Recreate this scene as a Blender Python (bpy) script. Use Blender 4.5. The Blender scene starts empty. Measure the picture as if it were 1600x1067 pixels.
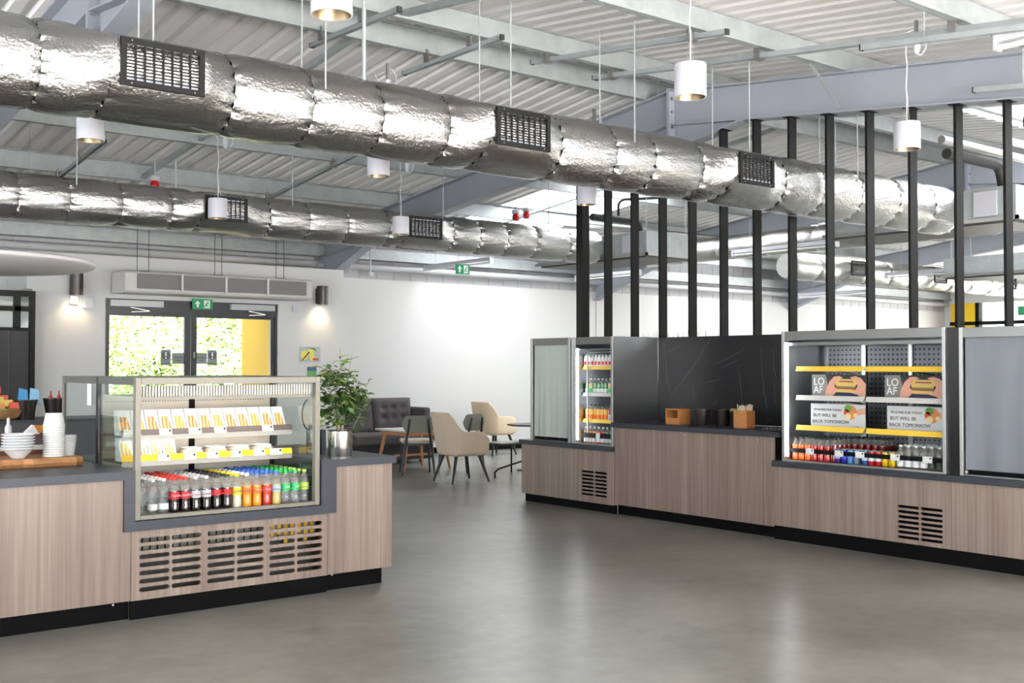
import bpy, math, random
from mathutils import Vector, Matrix
from mathutils.geometry import tessellate_polygon
random.seed(7)
sc = bpy.context.scene
C = sc.collection
PI = math.pi

# ---------------------------------------------------------------- camera
def setup_camera():
    f, yaw, p, r = 1734.84, 0.676264, 0.0216726, 0.000562
    F = Vector((math.sin(yaw)*math.cos(p), math.cos(yaw)*math.cos(p), math.sin(p)))
    rt = Vector((math.cos(yaw), -math.sin(yaw), 0)); up = rt.cross(F)
    R = rt*math.cos(r)+up*math.sin(r); U = up*math.cos(r)-rt*math.sin(r)
    cd = bpy.data.cameras.new('camera'); co = bpy.data.objects.new('camera', cd); C.objects.link(co)
    cd.sensor_width = 36; cd.lens = f*36/1600; cd.clip_start = .05; cd.clip_end = 300
    co.matrix_world = Matrix(((R.x, U.x, -F.x, 0), (R.y, U.y, -F.y, 0), (R.z, U.z, -F.z, 1.5), (0, 0, 0, 1)))
    sc.camera = co
setup_camera()
cy = sc.cycles; cy.max_bounces = 6; cy.diffuse_bounces = 3; cy.glossy_bounces = 3; cy.transmission_bounces = 4; cy.transparent_max_bounces = 12
cy.caustics_reflective = False; cy.caustics_refractive = False; cy.sample_clamp_indirect = 5; cy.adaptive_threshold = .02

# ---------------------------------------------------------------- world, sun, daylight, exposure
sc.view_settings.view_transform = 'Standard'; sc.view_settings.look = 'None'
sc.view_settings.exposure = 0.62; sc.view_settings.gamma = 1; sc.view_settings.use_curve_mapping = False
w = bpy.data.worlds.new('sky'); sc.world = w; w.use_nodes = True
bg = w.node_tree.nodes['Background']; bg.inputs[0].default_value = (.86, .93, 1, 1); bg.inputs[1].default_value = 2.2
def sun(energy, rot):
    l = bpy.data.lights.new('sun', 'SUN'); l.energy = energy; l.angle = .02; l.color = (1, .955, .95)
    o = bpy.data.objects.new('sun', l); C.objects.link(o); o.rotation_euler = rot
# low sun from behind the viewpoint: it falls through the front glazing onto the floor there and bounces up to the roof
def aim(d): return Vector(d).to_track_quat('-Z', 'Y').to_euler()
sun(300, aim((.15, .90, -.42)))
def area(name, loc, rot, sx, sy, power, col=(1, 1, 1), spread=PI):
    l = bpy.data.lights.new(name, 'AREA'); l.shape = 'RECTANGLE'; l.size = sx; l.size_y = sy; l.energy = power; l.color = col; l.spread = spread
    o = bpy.data.objects.new(name, l); C.objects.link(o); o.location = loc; o.rotation_euler = rot
    return o
# daylight through the glazed front behind the camera, the side windows and the far glazed gable
area('daylight_front_glazing', (4, -5.9, 1.6), (PI/2, 0, 0), 13, 2.6, 330, (1, .985, .97))
area('daylight_left_glazing', (-5.9, 5, 1.7), (PI/2, 0, -PI/2), 13, 2.2, 440, (.92, .96, 1))
area('daylight_gable_glazing', (26.9, 8, 1.7), (PI/2, 0, PI/2), 12, 2.4, 460, (1, 1, .97))
area('added_roof_uplight', (4, -9.2, .02), (PI, 0, 0), 16, 5.5, 4600, (1, .96, .95))  # added unseen lamp outside the front glazing, shining upward to brighten the roof
# ---------------------------------------------------------------- helpers
def S(r, g, b):
    return tuple(((c/255)/12.92 if c <= 10.3 else ((c/255+.055)/1.055)**2.4) for c in (r, g, b)) + (1,)
MATS = {}
def nodes(name):
    m = bpy.data.materials.new(name); m.use_nodes = True; nt = m.node_tree
    return m, nt, nt.nodes['Principled BSDF'], nt.nodes['Material Output']
def N(nt, t, **k):
    n = nt.nodes.new(t)
    for a, b in k.items():
        if a in n.bl_rna.properties: setattr(n, a, b)
        else: n.inputs[a.replace('_', ' ')].default_value = b
    return n
def mat(name, col, rough=.5, metal=0, emit=0, ecol=None, bump=0, bscale=60, var=0, vscale=8, spec=None, coat=0, stretch=(1, 1, 1), rvar=0, alpha=1):
    if name in MATS: return MATS[name]
    m, nt, b, o = nodes(name)
    b.inputs['Base Color'].default_value = col; b.inputs['Roughness'].default_value = rough; b.inputs['Metallic'].default_value = metal
    if spec is not None: b.inputs['Specular IOR Level'].default_value = spec
    if coat: b.inputs['Coat Weight'].default_value = coat
    if emit:
        b.inputs['Emission Color'].default_value = ecol or col; b.inputs['Emission Strength'].default_value = emit
    L = nt.links.new
    if bump or var or rvar:
        tc = N(nt, 'ShaderNodeTexCoord'); mp = N(nt, 'ShaderNodeMapping'); mp.inputs['Scale'].default_value = stretch
        L(tc.outputs['Object'], mp.inputs[0])
    if var:
        n = N(nt, 'ShaderNodeTexNoise', Scale=vscale, Detail=5.0, Roughness=.6); L(mp.outputs[0], n.inputs['Vector'])
        mx = N(nt, 'ShaderNodeMix', data_type='RGBA'); mx.inputs[6].default_value = tuple(c*(1-var) for c in col[:3])+(1,); mx.inputs[7].default_value = tuple(min(1, c*(1+var)) for c in col[:3])+(1,)
        rp = N(nt, 'ShaderNodeMapRange'); rp.inputs[1].default_value = .3; rp.inputs[2].default_value = .7
        L(n.outputs[0], rp.inputs[0]); L(rp.outputs[0], mx.inputs[0]); L(mx.outputs[2], b.inputs['Base Color'])
    if rvar:
        n = N(nt, 'ShaderNodeTexNoise', Scale=vscale*1.7, Detail=4.0); L(mp.outputs[0], n.inputs['Vector'])
        rp = N(nt, 'ShaderNodeMapRange'); rp.inputs[1].default_value = .3; rp.inputs[2].default_value = .7; rp.inputs[3].default_value = rough-rvar; rp.inputs[4].default_value = rough+rvar
        L(n.outputs[0], rp.inputs[0]); L(rp.outputs[0], b.inputs['Roughness'])
    if bump:
        n = N(nt, 'ShaderNodeTexNoise', Scale=bscale, Detail=4.0); L(mp.outputs[0], n.inputs['Vector'])
        bp = N(nt, 'ShaderNodeBump'); bp.inputs['Strength'].default_value = bump; bp.inputs['Distance'].default_value = .01
        L(n.outputs[0], bp.inputs['Height']); L(bp.outputs[0], b.inputs['Normal'])
    MATS[name] = m; return m
def clear(name, tint=(1, 1, 1, 1), refl=1.0, rough=.02, body=0, bcol=None):
    """thin clear sheet: transparency plus a fresnel reflection, optionally a little milky body"""
    if name in MATS: return MATS[name]
    m, nt, b, o = nodes(name); nt.nodes.remove(b); L = nt.links.new
    t = N(nt, 'ShaderNodeBsdfTransparent'); t.inputs[0].default_value = tint
    g = N(nt, 'ShaderNodeBsdfGlossy'); g.inputs['Roughness'].default_value = rough
    fr = N(nt, 'ShaderNodeLayerWeight'); pw = N(nt, 'ShaderNodeMath', operation='POWER'); pw.inputs[1].default_value = 4.0; L(fr.outputs['Facing'], pw.inputs[0])
    mu = N(nt, 'ShaderNodeMath', operation='MULTIPLY_ADD'); mu.inputs[1].default_value = .9*refl; mu.inputs[2].default_value = .035*refl; mu.use_clamp = True
    L(pw.outputs[0], mu.inputs[0])
    mx = N(nt, 'ShaderNodeMixShader'); L(mu.outputs[0], mx.inputs[0])
    src = t.outputs[0]
    if body:
        d = N(nt, 'ShaderNodeBsdfDiffuse'); d.inputs[0].default_value = bcol or (.8, .8, .8, 1)
        m2 = N(nt, 'ShaderNodeMixShader'); m2.inputs[0].default_value = body; L(t.outputs[0], m2.inputs[1]); L(d.outputs[0], m2.inputs[2]); src = m2.outputs[0]
    L(src, mx.inputs[1]); L(g.outputs[0], mx.inputs[2]); L(mx.outputs[0], o.inputs[0])
    MATS[name] = m; return m

class MB:
    def __init__(s): s.v = []; s.f = []
    def add(s, vs, fs):
        o = len(s.v); s.v += [tuple(v) for v in vs]; s.f += [tuple(i+o for i in f) for f in fs]; return s
    def box(s, x0, x1, y0, y1, z0, z1):
        return s.add([(x0,y0,z0),(x1,y0,z0),(x1,y1,z0),(x0,y1,z0),(x0,y0,z1),(x1,y0,z1),(x1,y1,z1),(x0,y1,z1)],
                     [(0,3,2,1),(4,5,6,7),(0,1,5,4),(1,2,6,5),(2,3,7,6),(3,0,4,7)])
    def hexa(s, pts):   # 8 corners, bottom ring then top ring (counter-clockwise from above)
        return s.add(pts, [(0,3,2,1),(4,5,6,7),(0,1,5,4),(1,2,6,5),(2,3,7,6),(3,0,4,7)])
    def beam(s, p, q, wd, ht, up=(0, 0, 1)):
        p = Vector(p); q = Vector(q); d = (q-p).normalized(); up = Vector(up)
        sd = d.cross(up)
        if sd.length < 1e-4: sd = d.cross(Vector((0, 1, 0)))
        sd.normalize(); u = sd.cross(d); a = sd*wd/2; b = u*ht/2
        return s.add([p-a-b, p+a-b, p+a+b, p-a+b, q-a-b, q+a-b, q+a+b, q-a+b], [(0,1,2,3),(7,6,5,4),(0,4,5,1),(1,5,6,2),(2,6,7,3),(3,7,4,0)])
    def ring(s, c, d, r, n, ph=0):
        d = Vector(d).normalized(); a = d.cross(Vector((0, 0, 1)))
        if a.length < 1e-3: a = Vector((1, 0, 0))
        a.normalize(); b = d.cross(a)
        return [Vector(c)+a*(r*math.cos(2*PI*i/n+ph))+b*(r*math.sin(2*PI*i/n+ph)) for i in range(n)]
    def loft(s, rings, cap=True, closed=True):
        n = len(rings[0]); vs = [v for r in rings for v in r]; fs = []
        for k in range(len(rings)-1):
            for i in range(n if closed else n-1):
                j = (i+1) % n; fs.append((k*n+i, k*n+j, (k+1)*n+j, (k+1)*n+i))
        if cap: fs.append(tuple(range(n-1, -1, -1))); fs.append(tuple((len(rings)-1)*n+i for i in range(n)))
        return s.add(vs, fs)
    def cyl(s, p, q, r, r2=None, n=14, cap=True):
        d = Vector(q)-Vector(p); r2 = r if r2 is None else r2
        return s.loft([s.ring(p, d, r, n), s.ring(q, d, r2, n)], cap)
    def tube(s, pts, r, n=8, rs=None):
        pts = [Vector(p) for p in pts]; rings = []
        ref = None
        for i, p in enumerate(pts):
            d = (pts[min(i+1, len(pts)-1)]-pts[max(i-1, 0)]).normalized()
            if ref is None:
                ref = d.cross(Vector((0, 0, 1)))
                if ref.length < .05: ref = d.cross(Vector((1, 0, 0)))
            ref = (ref-d*ref.dot(d)).normalized(); b = d.cross(ref); rr = rs[i] if rs else r
            rings.append([p+ref*(rr*math.cos(2*PI*k/n))+b*(rr*math.sin(2*PI*k/n)) for k in range(n)])
        return s.loft(rings)
    def lathe(s, prof, c=(0, 0, 0), n=16, cap0=True, cap1=True):
        rings = [[(c[0]+r*math.cos(2*PI*i/n), c[1]+r*math.sin(2*PI*i/n), c[2]+z) for i in range(n)] for r, z in prof]
        vs = [v for r in rings for v in r]; fs = []
        for k in range(len(rings)-1):
            for i in range(n):
                j = (i+1) % n; fs.append((k*n+i, k*n+j, (k+1)*n+j, (k+1)*n+i))
        if cap0: fs.append(tuple(range(n-1, -1, -1)))
        if cap1: fs.append(tuple((len(rings)-1)*n+i for i in range(n)))
        return s.add(vs, fs)
    def ext(s, poly, fn, a0, a1):
        """extrude a 2-D outline; fn(u, v, a) -> point"""
        n = len(poly); vs = [fn(u, v, a0) for u, v in poly]+[fn(u, v, a1) for u, v in poly]
        fs = [tuple(range(n)), tuple(range(2*n-1, n-1, -1))]+[(i, n+i, n+(i+1) % n, (i+1) % n) for i in range(n)]
        return s.add(vs, fs)
    def holed(s, outer, holes, fn, a0, a1):
        """plate with holes, front at a0, back at a1"""
        polys = [[Vector((u, v, 0)) for u, v in p] for p in [outer]+holes]
        tris = tessellate_polygon(polys); flat = [p for q in [outer]+holes for p in q]; n = len(flat)
        vs = [fn(u, v, a0) for u, v in flat]+[fn(u, v, a1) for u, v in flat]
        fs = [tuple(t) for t in tris]+[tuple(n+i for i in reversed(t)) for t in tris]
        o = 0
        for p in [outer]+holes:
            k = len(p)
            fs += [(o+i, o+(i+1) % k, n+o+(i+1) % k, n+o+i) for i in range(k)]; o += k
        return s.add(vs, fs)
    def build(s, name, m, parent=None, smooth=False, bevel=0, seg=2, fix=True):
        off = Vector((0, 0, 0)); q = parent
        while q is not None: off += q.location; q = q.parent
        me = bpy.data.meshes.new(name); me.from_pydata([tuple(Vector(v)-off) for v in s.v], [], s.f)
        if fix:
            import bmesh
            bm = bmesh.new(); bm.from_mesh(me); bmesh.ops.recalc_face_normals(bm, faces=bm.faces); bm.to_mesh(me); bm.free()
        me.materials.append(m)
        if smooth:
            me.polygons.foreach_set('use_smooth', [True]*len(me.polygons)); me.set_sharp_from_angle(angle=math.radians(40 if smooth is True else smooth))
        me.update()
        o = bpy.data.objects.new(name, me); C.objects.link(o); o.parent = parent
        if bevel:
            b = o.modifiers.new('edge', 'BEVEL'); b.width = bevel; b.segments = seg; b.limit_method = 'ANGLE'; b.angle_limit = math.radians(50)
        return o
def tag(o, label, cat, group=None):
    o['label'] = label; o['category'] = cat
    if group: o['group'] = group
    return o
def thing(name, label, cat, loc=(0, 0, 0), group=None):
    o = bpy.data.objects.new(name, None); o.empty_display_size = .1; C.objects.link(o); o.location = loc
    return tag(o, label, cat, group)
def struct(o, label=None):
    o['kind'] = 'structure'
    if label: o['label'] = label
    return o
def sempty(name, label=None, loc=(0, 0, 0)):
    o = bpy.data.objects.new(name, None); C.objects.link(o); o.location = loc; return struct(o, label)
def dup(root, loc, rotz=None, label=None, group=None):
    r = root.copy(); C.objects.link(r); r.location = loc
    if rotz is not None: r.rotation_euler = (0, 0, rotz)
    if label: r['label'] = label
    if group: r['group'] = group
    for ch in list(root.children):
        c = ch.copy(); C.objects.link(c); c.parent = r
        for g in list(ch.children):
            d = g.copy(); C.objects.link(d); d.parent = c
    return r
def share(src, name, loc, parent):
    o = bpy.data.objects.new(name, src.data); C.objects.link(o); o.location = loc; o.parent = parent; return o
XZ = lambda u, v, a: (u, a, v)      # outline in x,z, extruded along y
YZ = lambda u, v, a: (a, u, v)      # outline in y,z, extruded along x
XY = lambda u, v, a: (u, v, a)
def rrect(u0, u1, v0, v1, r, n=4):
    out = []
    for cu, cv, a0 in ((u1-r, v1-r, 0), (u0+r, v1-r, 90), (u0+r, v0+r, 180), (u1-r, v0+r, 270)):
        for k in range(n+1):
            a = math.radians(a0+90*k/n); out.append((cu+r*math.cos(a), cv+r*math.sin(a)))
    return out
def text_mesh(body, size, m, name, parent, origin, ux, uy, align='CENTER', ex=.0006, sx=1.0):
    """flat lettering as a thin mesh: origin = anchor point, ux/uy = directions of reading and of 'up'"""
    cu = bpy.data.curves.new(name, 'FONT'); cu.body = body; cu.size = size; cu.align_x = align; cu.align_y = 'CENTER'; cu.extrude = ex; cu.resolution_u = 3
    t = bpy.data.objects.new(name, cu); C.objects.link(t)
    dg = bpy.context.evaluated_depsgraph_get(); me = bpy.data.meshes.new_from_object(t.evaluated_get(dg))
    bpy.data.objects.remove(t); bpy.data.curves.remove(cu)
    ux = Vector(ux); uy = Vector(uy); uz = ux.cross(uy); off = Vector((0, 0, 0)); q = parent
    while q is not None: off += q.location; q = q.parent
    for v in me.vertices:
        c = v.co.copy(); v.co = Vector(origin)-off+ux*c.x*sx+uy*c.y+uz*c.z
    me.materials.clear(); me.materials.append(m); me.name = name
    o = bpy.data.objects.new(name, me); C.objects.link(o); o.parent = parent; return o
ORD = ['first', 'second', 'third', 'fourth', 'fifth', 'sixth', 'seventh', 'eighth', 'ninth', 'tenth', 'eleventh', 'twelfth', 'thirteenth', 'fourteenth', 'fifteenth', 'sixteenth', 'seventeenth', 'eighteenth', 'nineteenth', 'twentieth']

# ---------------------------------------------------------------- materials
def wood_laminate():
    m, nt, b, o = nodes('wood_laminate'); L = nt.links.new
    tc = N(nt, 'ShaderNodeTexCoord'); mp = N(nt, 'ShaderNodeMapping'); mp.inputs['Scale'].default_value = (26, 26, .55); L(tc.outputs['Object'], mp.inputs[0])
    n1 = N(nt, 'ShaderNodeTexNoise', Scale=1.6, Detail=6.0, Roughness=.62); L(mp.outputs[0], n1.inputs['Vector'])
    mp2 = N(nt, 'ShaderNodeMapping'); mp2.inputs['Scale'].default_value = (4.2, 4.2, .12); L(tc.outputs['Object'], mp2.inputs[0])
    n2 = N(nt, 'ShaderNodeTexNoise', Scale=1.5, Detail=2.0); L(mp2.outputs[0], n2.inputs['Vector'])
    ad = N(nt, 'ShaderNodeMath', operation='MULTIPLY_ADD'); ad.inputs[1].default_value = .55; L(n1.outputs[0], ad.inputs[0]); 
    mu = N(nt, 'ShaderNodeMath', operation='MULTIPLY'); mu.inputs[1].default_value = .45; L(n2.outputs[0], mu.inputs[0]); L(mu.outputs[0], ad.inputs[2])
    cr = N(nt, 'ShaderNodeValToRGB'); e = cr.color_ramp.elements; e[0].position = .34; e[0].color = S(111, 94, 85); e[1].position = .66; e[1].color = S(152, 137, 127)
    k = e.new(.5); k.color = S(132, 115, 105)
    L(ad.outputs[0], cr.inputs[0]); L(cr.outputs[0], b.inputs['Base Color']); b.inputs['Roughness'].default_value = .45
    return m
def concrete():
    m, nt, b, o = nodes('polished_concrete'); L = nt.links.new
    tc = N(nt, 'ShaderNodeTexCoord')
    n1 = N(nt, 'ShaderNodeTexNoise', Scale=.7, Detail=5.0, Roughness=.55); L(tc.outputs['Object'], n1.inputs['Vector'])
    n2 = N(nt, 'ShaderNodeTexNoise', Scale=7.0, Detail=5.0, Roughness=.6); L(tc.outputs['Object'], n2.inputs['Vector'])
    ad = N(nt, 'ShaderNodeMath', operation='MULTIPLY_ADD'); ad.inputs[1].default_value = .45; L(n2.outputs[0], ad.inputs[0]); L(n1.outputs[0], ad.inputs[2])
    mr = N(nt, 'ShaderNodeMapRange'); mr.inputs[1].default_value = .4; mr.inputs[2].default_value = 1.05; L(ad.outputs[0], mr.inputs[0])
    mx = N(nt, 'ShaderNodeMix', data_type='RGBA'); mx.inputs[6].default_value = S(82, 82, 76); mx.inputs[7].default_value = S(146, 146, 139); L(mr.outputs[0], mx.inputs[0])
    L(mx.outputs[2], b.inputs['Base Color'])
    b.inputs['Roughness'].default_value = .3; b.inputs['Specular IOR Level'].default_value = .5
    return m
def foil(name='duct_foil', base=(.50, .497, .487, 1), rough=.17, s1=.22):
    m, nt, b, o = nodes(name); L = nt.links.new
    b.inputs['Base Color'].default_value = base; b.inputs['Metallic'].default_value = 1; b.inputs['Roughness'].default_value = rough
    tc = N(nt, 'ShaderNodeTexCoord')
    mp = N(nt, 'ShaderNodeMapping'); mp.inputs['Scale'].default_value = (6, 14, 14); L(tc.outputs['Object'], mp.inputs[0])
    n1 = N(nt, 'ShaderNodeTexNoise', Scale=1.3, Detail=5.0, Roughness=.65, Distortion=.8); L(mp.outputs[0], n1.inputs['Vector'])
    n2 = N(nt, 'ShaderNodeTexNoise', Scale=55.0, Detail=4.0, Roughness=.6); L(tc.outputs['Object'], n2.inputs['Vector'])
    b1 = N(nt, 'ShaderNodeBump'); b1.inputs['Strength'].default_value = s1; b1.inputs['Distance'].default_value = .03; L(n1.outputs[0], b1.inputs['Height'])
    b2 = N(nt, 'ShaderNodeBump'); b2.inputs['Strength'].default_value = .8; b2.inputs['Distance'].default_value = .008; L(n2.outputs[0], b2.inputs['Height']); L(b1.outputs[0], b2.inputs['Normal'])
    L(b2.outputs[0], b.inputs['Normal'])
    return m
def marble():
    m, nt, b, o = nodes('black_marble'); L = nt.links.new
    tc = N(nt, 'ShaderNodeTexCoord'); out = None
    for sc_, rot, wd, dist in ((.8, (.5, .0, .0), .0035, 2.2), (1.1, (-.25, .0, .0), .0022, 3.5)):
        mp = N(nt, 'ShaderNodeMapping'); mp.inputs['Rotation'].default_value = rot; mp.inputs['Scale'].default_value = (1, 2.4, .35); L(tc.outputs['Object'], mp.inputs[0])
        n = N(nt, 'ShaderNodeTexNoise', Scale=sc_, Detail=1.5, Roughness=.55, Distortion=.3); L(mp.outputs[0], n.inputs['Vector'])
        s = N(nt, 'ShaderNodeMath', operation='SUBTRACT'); s.inputs[1].default_value = .5; L(n.outputs[0], s.inputs[0])
        a = N(nt, 'ShaderNodeMath', operation='ABSOLUTE'); L(s.outputs[0], a.inputs[0])
        r = N(nt, 'ShaderNodeMapRange'); r.inputs[1].default_value = 0; r.inputs[2].default_value = wd; r.inputs[3].default_value = 1; r.inputs[4].default_value = 0; L(a.outputs[0], r.inputs[0])
        if out is None: out = r.outputs[0]
        else:
            mx = N(nt, 'ShaderNodeMath', operation='MAXIMUM'); L(out, mx.inputs[0]); L(r.outputs[0], mx.inputs[1]); out = mx.outputs[0]
    pn = N(nt, 'ShaderNodeTexNoise', Scale=2.3, Detail=2.0); L(tc.outputs['Object'], pn.inputs['Vector'])
    pr = N(nt, 'ShaderNodeMapRange'); pr.inputs[1].default_value = .45; pr.inputs[2].default_value = .62; L(pn.outputs[0], pr.inputs[0])
    mu = N(nt, 'ShaderNodeMath', operation='MULTIPLY'); L(out, mu.inputs[0]); L(pr.outputs[0], mu.inputs[1])
    mx = N(nt, 'ShaderNodeMix', data_type='RGBA'); mx.inputs[6].default_value = S(22, 23, 26); mx.inputs[7].default_value = S(110, 110, 110)
    mv = N(nt, 'ShaderNodeMath', operation='MULTIPLY'); mv.inputs[1].default_value = .35; L(mu.outputs[0], mv.inputs[0]); L(mv.outputs[0], mx.inputs[0]); L(mx.outputs[2], b.inputs['Base Color']); b.inputs['Roughness'].default_value = .3; b.inputs['Specular IOR Level'].default_value = .3
    return m
WOOD = wood_laminate(); CONC = concrete(); FOIL = foil(); MARBLE = marble()
WHITE = mat('white_paint', S(206, 206, 206), .7, bump=.02, bscale=90)
STONE = mat('grey_quartz', S(50, 53, 61), .42, spec=.3, var=.12, vscale=14)
BLACK = mat('black_plinth', S(5, 5, 6), .7, spec=.1)
BLKMET = mat('black_powder_coat', S(10, 10, 11), .5, spec=.15)
STEEL = mat('brushed_steel', (.50, .51, .53, 1), .32, 1, bump=.06, bscale=22, stretch=(1, 1, 30))
CHROME = mat('bright_steel', (.42, .415, .40, 1), .38, 1)
DARKSTEEL = mat('satin_dark_steel', (.21, .21, .205, 1), .38, 1)
GALV = mat('galvanised_steel', (.38, .41, .42, 1), .5, .4, var=.12, vscale=6)
PAINTGREY = mat('pale_grey_steel_paint', S(150, 155, 165), .5, var=.04, vscale=2)
SHEET = mat('roof_liner_sheet', S(240, 238, 238), .5)
CLAD = mat('cladding_grey', S(176, 177, 182), .5)
YELLOW = mat('yellow_panel', S(246, 205, 30), .5)
CASEFR = mat('satin_steel_frame', S(120, 116, 107), .5, .35)
GLASS = clear('window_glass', (.97, .99, .98, 1)); GLASSG = clear('case_glass', (.93, .98, .96, 1), 1.3)
PLW = mat('white_plastic', S(200, 200, 208), .4)
PAPER = mat('white_card', S(224, 224, 222), .6)
INK = mat('black_print', S(35, 35, 38), .6)
GREENSIGN = mat('exit_sign_green', S(10, 120, 75), .4, emit=.15)
WHITEPRINT = mat('white_print', S(245, 245, 245), .5)
# ================================================================ setting
RY, RZ, SL, FX = 8.05, 4.03, .112, [2.65, 8.65, 14.65, 20.65]      # ridge line, rafter soffit at the ridge, roof slope, portal frames
def soff(y): return RZ-SL*abs(y-RY)
YB, YD = 15.67, 14.45                                       # back wall, entrance wall
# floor with its saw-cut joints left open between the bays
fl = sempty('floor', 'polished grey concrete floor')
for (x0, x1, y0, y1) in ((-6, 8.776, -6, 12.3), (8.782, 28, -6, 12.3), (-6, 8.776, 12.306, 16.2), (8.782, 28, 12.306, 16.2)):
    MB().box(x0, x1, y0, y1, -.1, 0).build('floor_bay', CONC, fl)
MB().box(-6, 28, -6, 16.2, -.14, -.1).build('floor_base', BLACK, fl)
# back wall
wb = sempty('wall_back', 'long white back wall with grey cladding above')
MB().box(8.4, 27.2, YB, YB+.15, 0, 2.92).build('plaster', WHITE, wb)
cp = MB().box(0, .318, 0, .02, 0, .92); cp.box(.318, .333, .008, .02, 0, .92)
c0 = cp.build('cladding_panel', CLAD, wb); c0.location = (0.4, YB+.02, 2.9)
for k in range(1, 81): share(c0, 'cladding_panel', (.4+.333*k, YB+.02, 2.9), wb)
MB().box(-6, 4.3, YB+.02, YB+.15, 0, 2.9).box(7.8, 8.4, YB+.02, YB+.15, 0, 2.9).box(4.3, 7.8, YB+.02, YB+.15, 2.55, 2.9).build('outer_leaf', CLAD, wb)
MB().box(-6, 28, YB-.16, YB+.02, 3.22, 3.40).box(-6, 28, YB-.2, YB-.16, 3.22, 3.245).build('eaves_beam', GALV, wb)
MB().cyl((-6, YB-.1, 3.1), (28, YB-.1, 3.1), .055, n=14).build('eaves_pipe', CLAD, wb, smooth=True)
struct(MB().box(8.42, 27.2, YB-.016, YB, 0, .1).build('baseboard_back', BLACK))
# entrance wall with door opening
wd = sempty('wall_entrance', 'white entrance wall around the glazed doors')
MB().box(3.97, 4.87, YD, YD+.14, 0, 2.92).build('plaster', WHITE, wd)
MB().box(7.31, 8.38, YD, YD+.14, 0, 2.92).box(8.24, 8.38, YD+.14, YB, 0, 2.92).build('plaster', WHITE, wd)
MB().box(4.87, 7.31, YD, YD+.14, 2.37, 2.92).build('plaster', WHITE, wd)
struct(MB().box(-20, 40, -30, -6.2, -.2, -.03).build('ground_forecourt', mat('forecourt_paving', S(190, 188, 182), .8)), 'sunlit forecourt paving behind the viewpoint')
# wall beyond the dark glazed screen and remaining shell
ws = sempty('wall_left', 'white walls on the far left behind the dark screen')
MB().box(-6, 3.97, YD+.9, YD+1.0, 0, 2.92).box(3.90, 3.97, YD, YD+.9, 2.45, 2.92).build('plaster', WHITE, ws)
MB().box(-6.15, -6, -6, 16.2, 0, .6).box(-6.15, -6, -6, 16.2, 2.85, 4).box(-6.15, -6, 11.5, 16.2, .6, 2.85).box(-6.15, -6, -6, -1.5, .6, 2.85).build('plaster', WHITE, ws)
wf = sempty('wall_front', 'glazed front wall behind the viewpoint')
MB().box(-6, 28, -6.15, -6, 0, .3).box(-6, 28, -6.15, -6, 2.9, 3.4).box(-6, -2.5, -6.15, -6, .3, 2.9).box(10.5, 28, -6.15, -6, .3, 2.9).build('plaster', WHITE, wf)
for k in range(8): MB().box(-2.5+k*1.857-.03, -2.5+k*1.857+.03, -6.12, -6.03, .3, 2.9).build('mullion', BLKMET, wf)
wr = sempty('wall_gable', 'far gable wall with tall glazing and yellow panels')
g = MB().box(27.2, 27.35, -6, 1.5, 0, 4.4).box(27.2, 27.35, 1.5, 15.5, 3.12, 4.4).box(27.2, 27.35, 15.5, 16.2, 0, 4.4); g.build('plaster', WHITE, wr)
MB().box(27.15, 27.33, 1.5, 15.5, 2.55, 2.64).build('transom', BLKMET, wr)
for y in (1.5, 4, 6.5, 9, 11.5, 13.97, 14.75): MB().box(27.15, 27.33, y-.05, y+.05, 0, 3.12).build('mullion', BLKMET, wr)
MB().box(27.2, 27.26, 14.8, 15.5, 2.64, 3.12).box(27.2, 27.26, 14.8, 15.5, .2, 2.55).build('yellow_pane', YELLOW, wr)

# ---- roof: liner sheets with ribs, rooflights, purlins, sag bars
ce = sempty('ceiling', 'ribbed grey metal roof on steel purlins')
def sheet(slope, y0=None, y1=None):
    prof = []
    for k in range(5):
        x = k*.2
        prof += [(x, 0), (x+.095, 0), (x+.12, .045), (x+.17, .045), (x+.195, 0)]
    prof.append((1.0, 0))
    if y0 is None: y0, y1 = (RY, 16.25) if slope > 0 else (RY, -6.2)
    vs = []; fs = []
    for y in (y0, y1):
        for x, h in prof: vs.append((x, y, RZ+.58-SL*abs(y-RY)+h))
    n = len(prof)
    for i in range(n-1): fs.append((i, i+1, n+i+1, n+i))
    m = MB(); m.add(vs, fs); return m
ROOFLIGHT = mat('translucent_rooflight', (1, 1, 1, 1), .6, emit=5.5, ecol=(.97, .99, 1, 1))
sF = sheet(1).build('roof_sheet', SHEET, ce, fix=False); sN = sheet(-1).build('roof_sheet', SHEET, ce, fix=False)
sF.location.x = -6.35; sN.location.x = -6.35
FLX = {10: 1, 11: 1, 16: 1, 17: 1, 22: 1}; NLX = {11: 1, 12: 1, 13: 1, 18: 1}     # bays (metres) where a rooflight replaces part of the sheet
prot = {}
def put(kind, x, slope, y0, y1, m, nm):
    if kind in prot: share(prot[kind], nm, (x, 0, 0), ce)
    else: o = sheet(slope, y0, y1).build(nm, m, ce, fix=False); o.location.x = x; prot[kind] = o
for k in range(1, 35):
    x = -6.35+k; i = int(math.floor(x))
    if i in FLX: put('f1', x, 1, RY, 10.9, SHEET, 'roof_sheet'); put('f2', x, 1, 10.9, 15.3, ROOFLIGHT, 'rooflight_sheet'); put('f3', x, 1, 15.3, 16.25, SHEET, 'roof_sheet')
    else: share(sF, 'roof_sheet', (x, 0, 0), ce)
    if i in NLX: put('n1', x, -1, RY, 6.75, SHEET, 'roof_sheet'); put('n2', x, -1, 6.75, 1.0, ROOFLIGHT, 'rooflight_sheet'); put('n3', x, -1, 1.0, -6.2, SHEET, 'roof_sheet')
    else: share(sN, 'roof_sheet', (x, 0, 0), ce)
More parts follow.
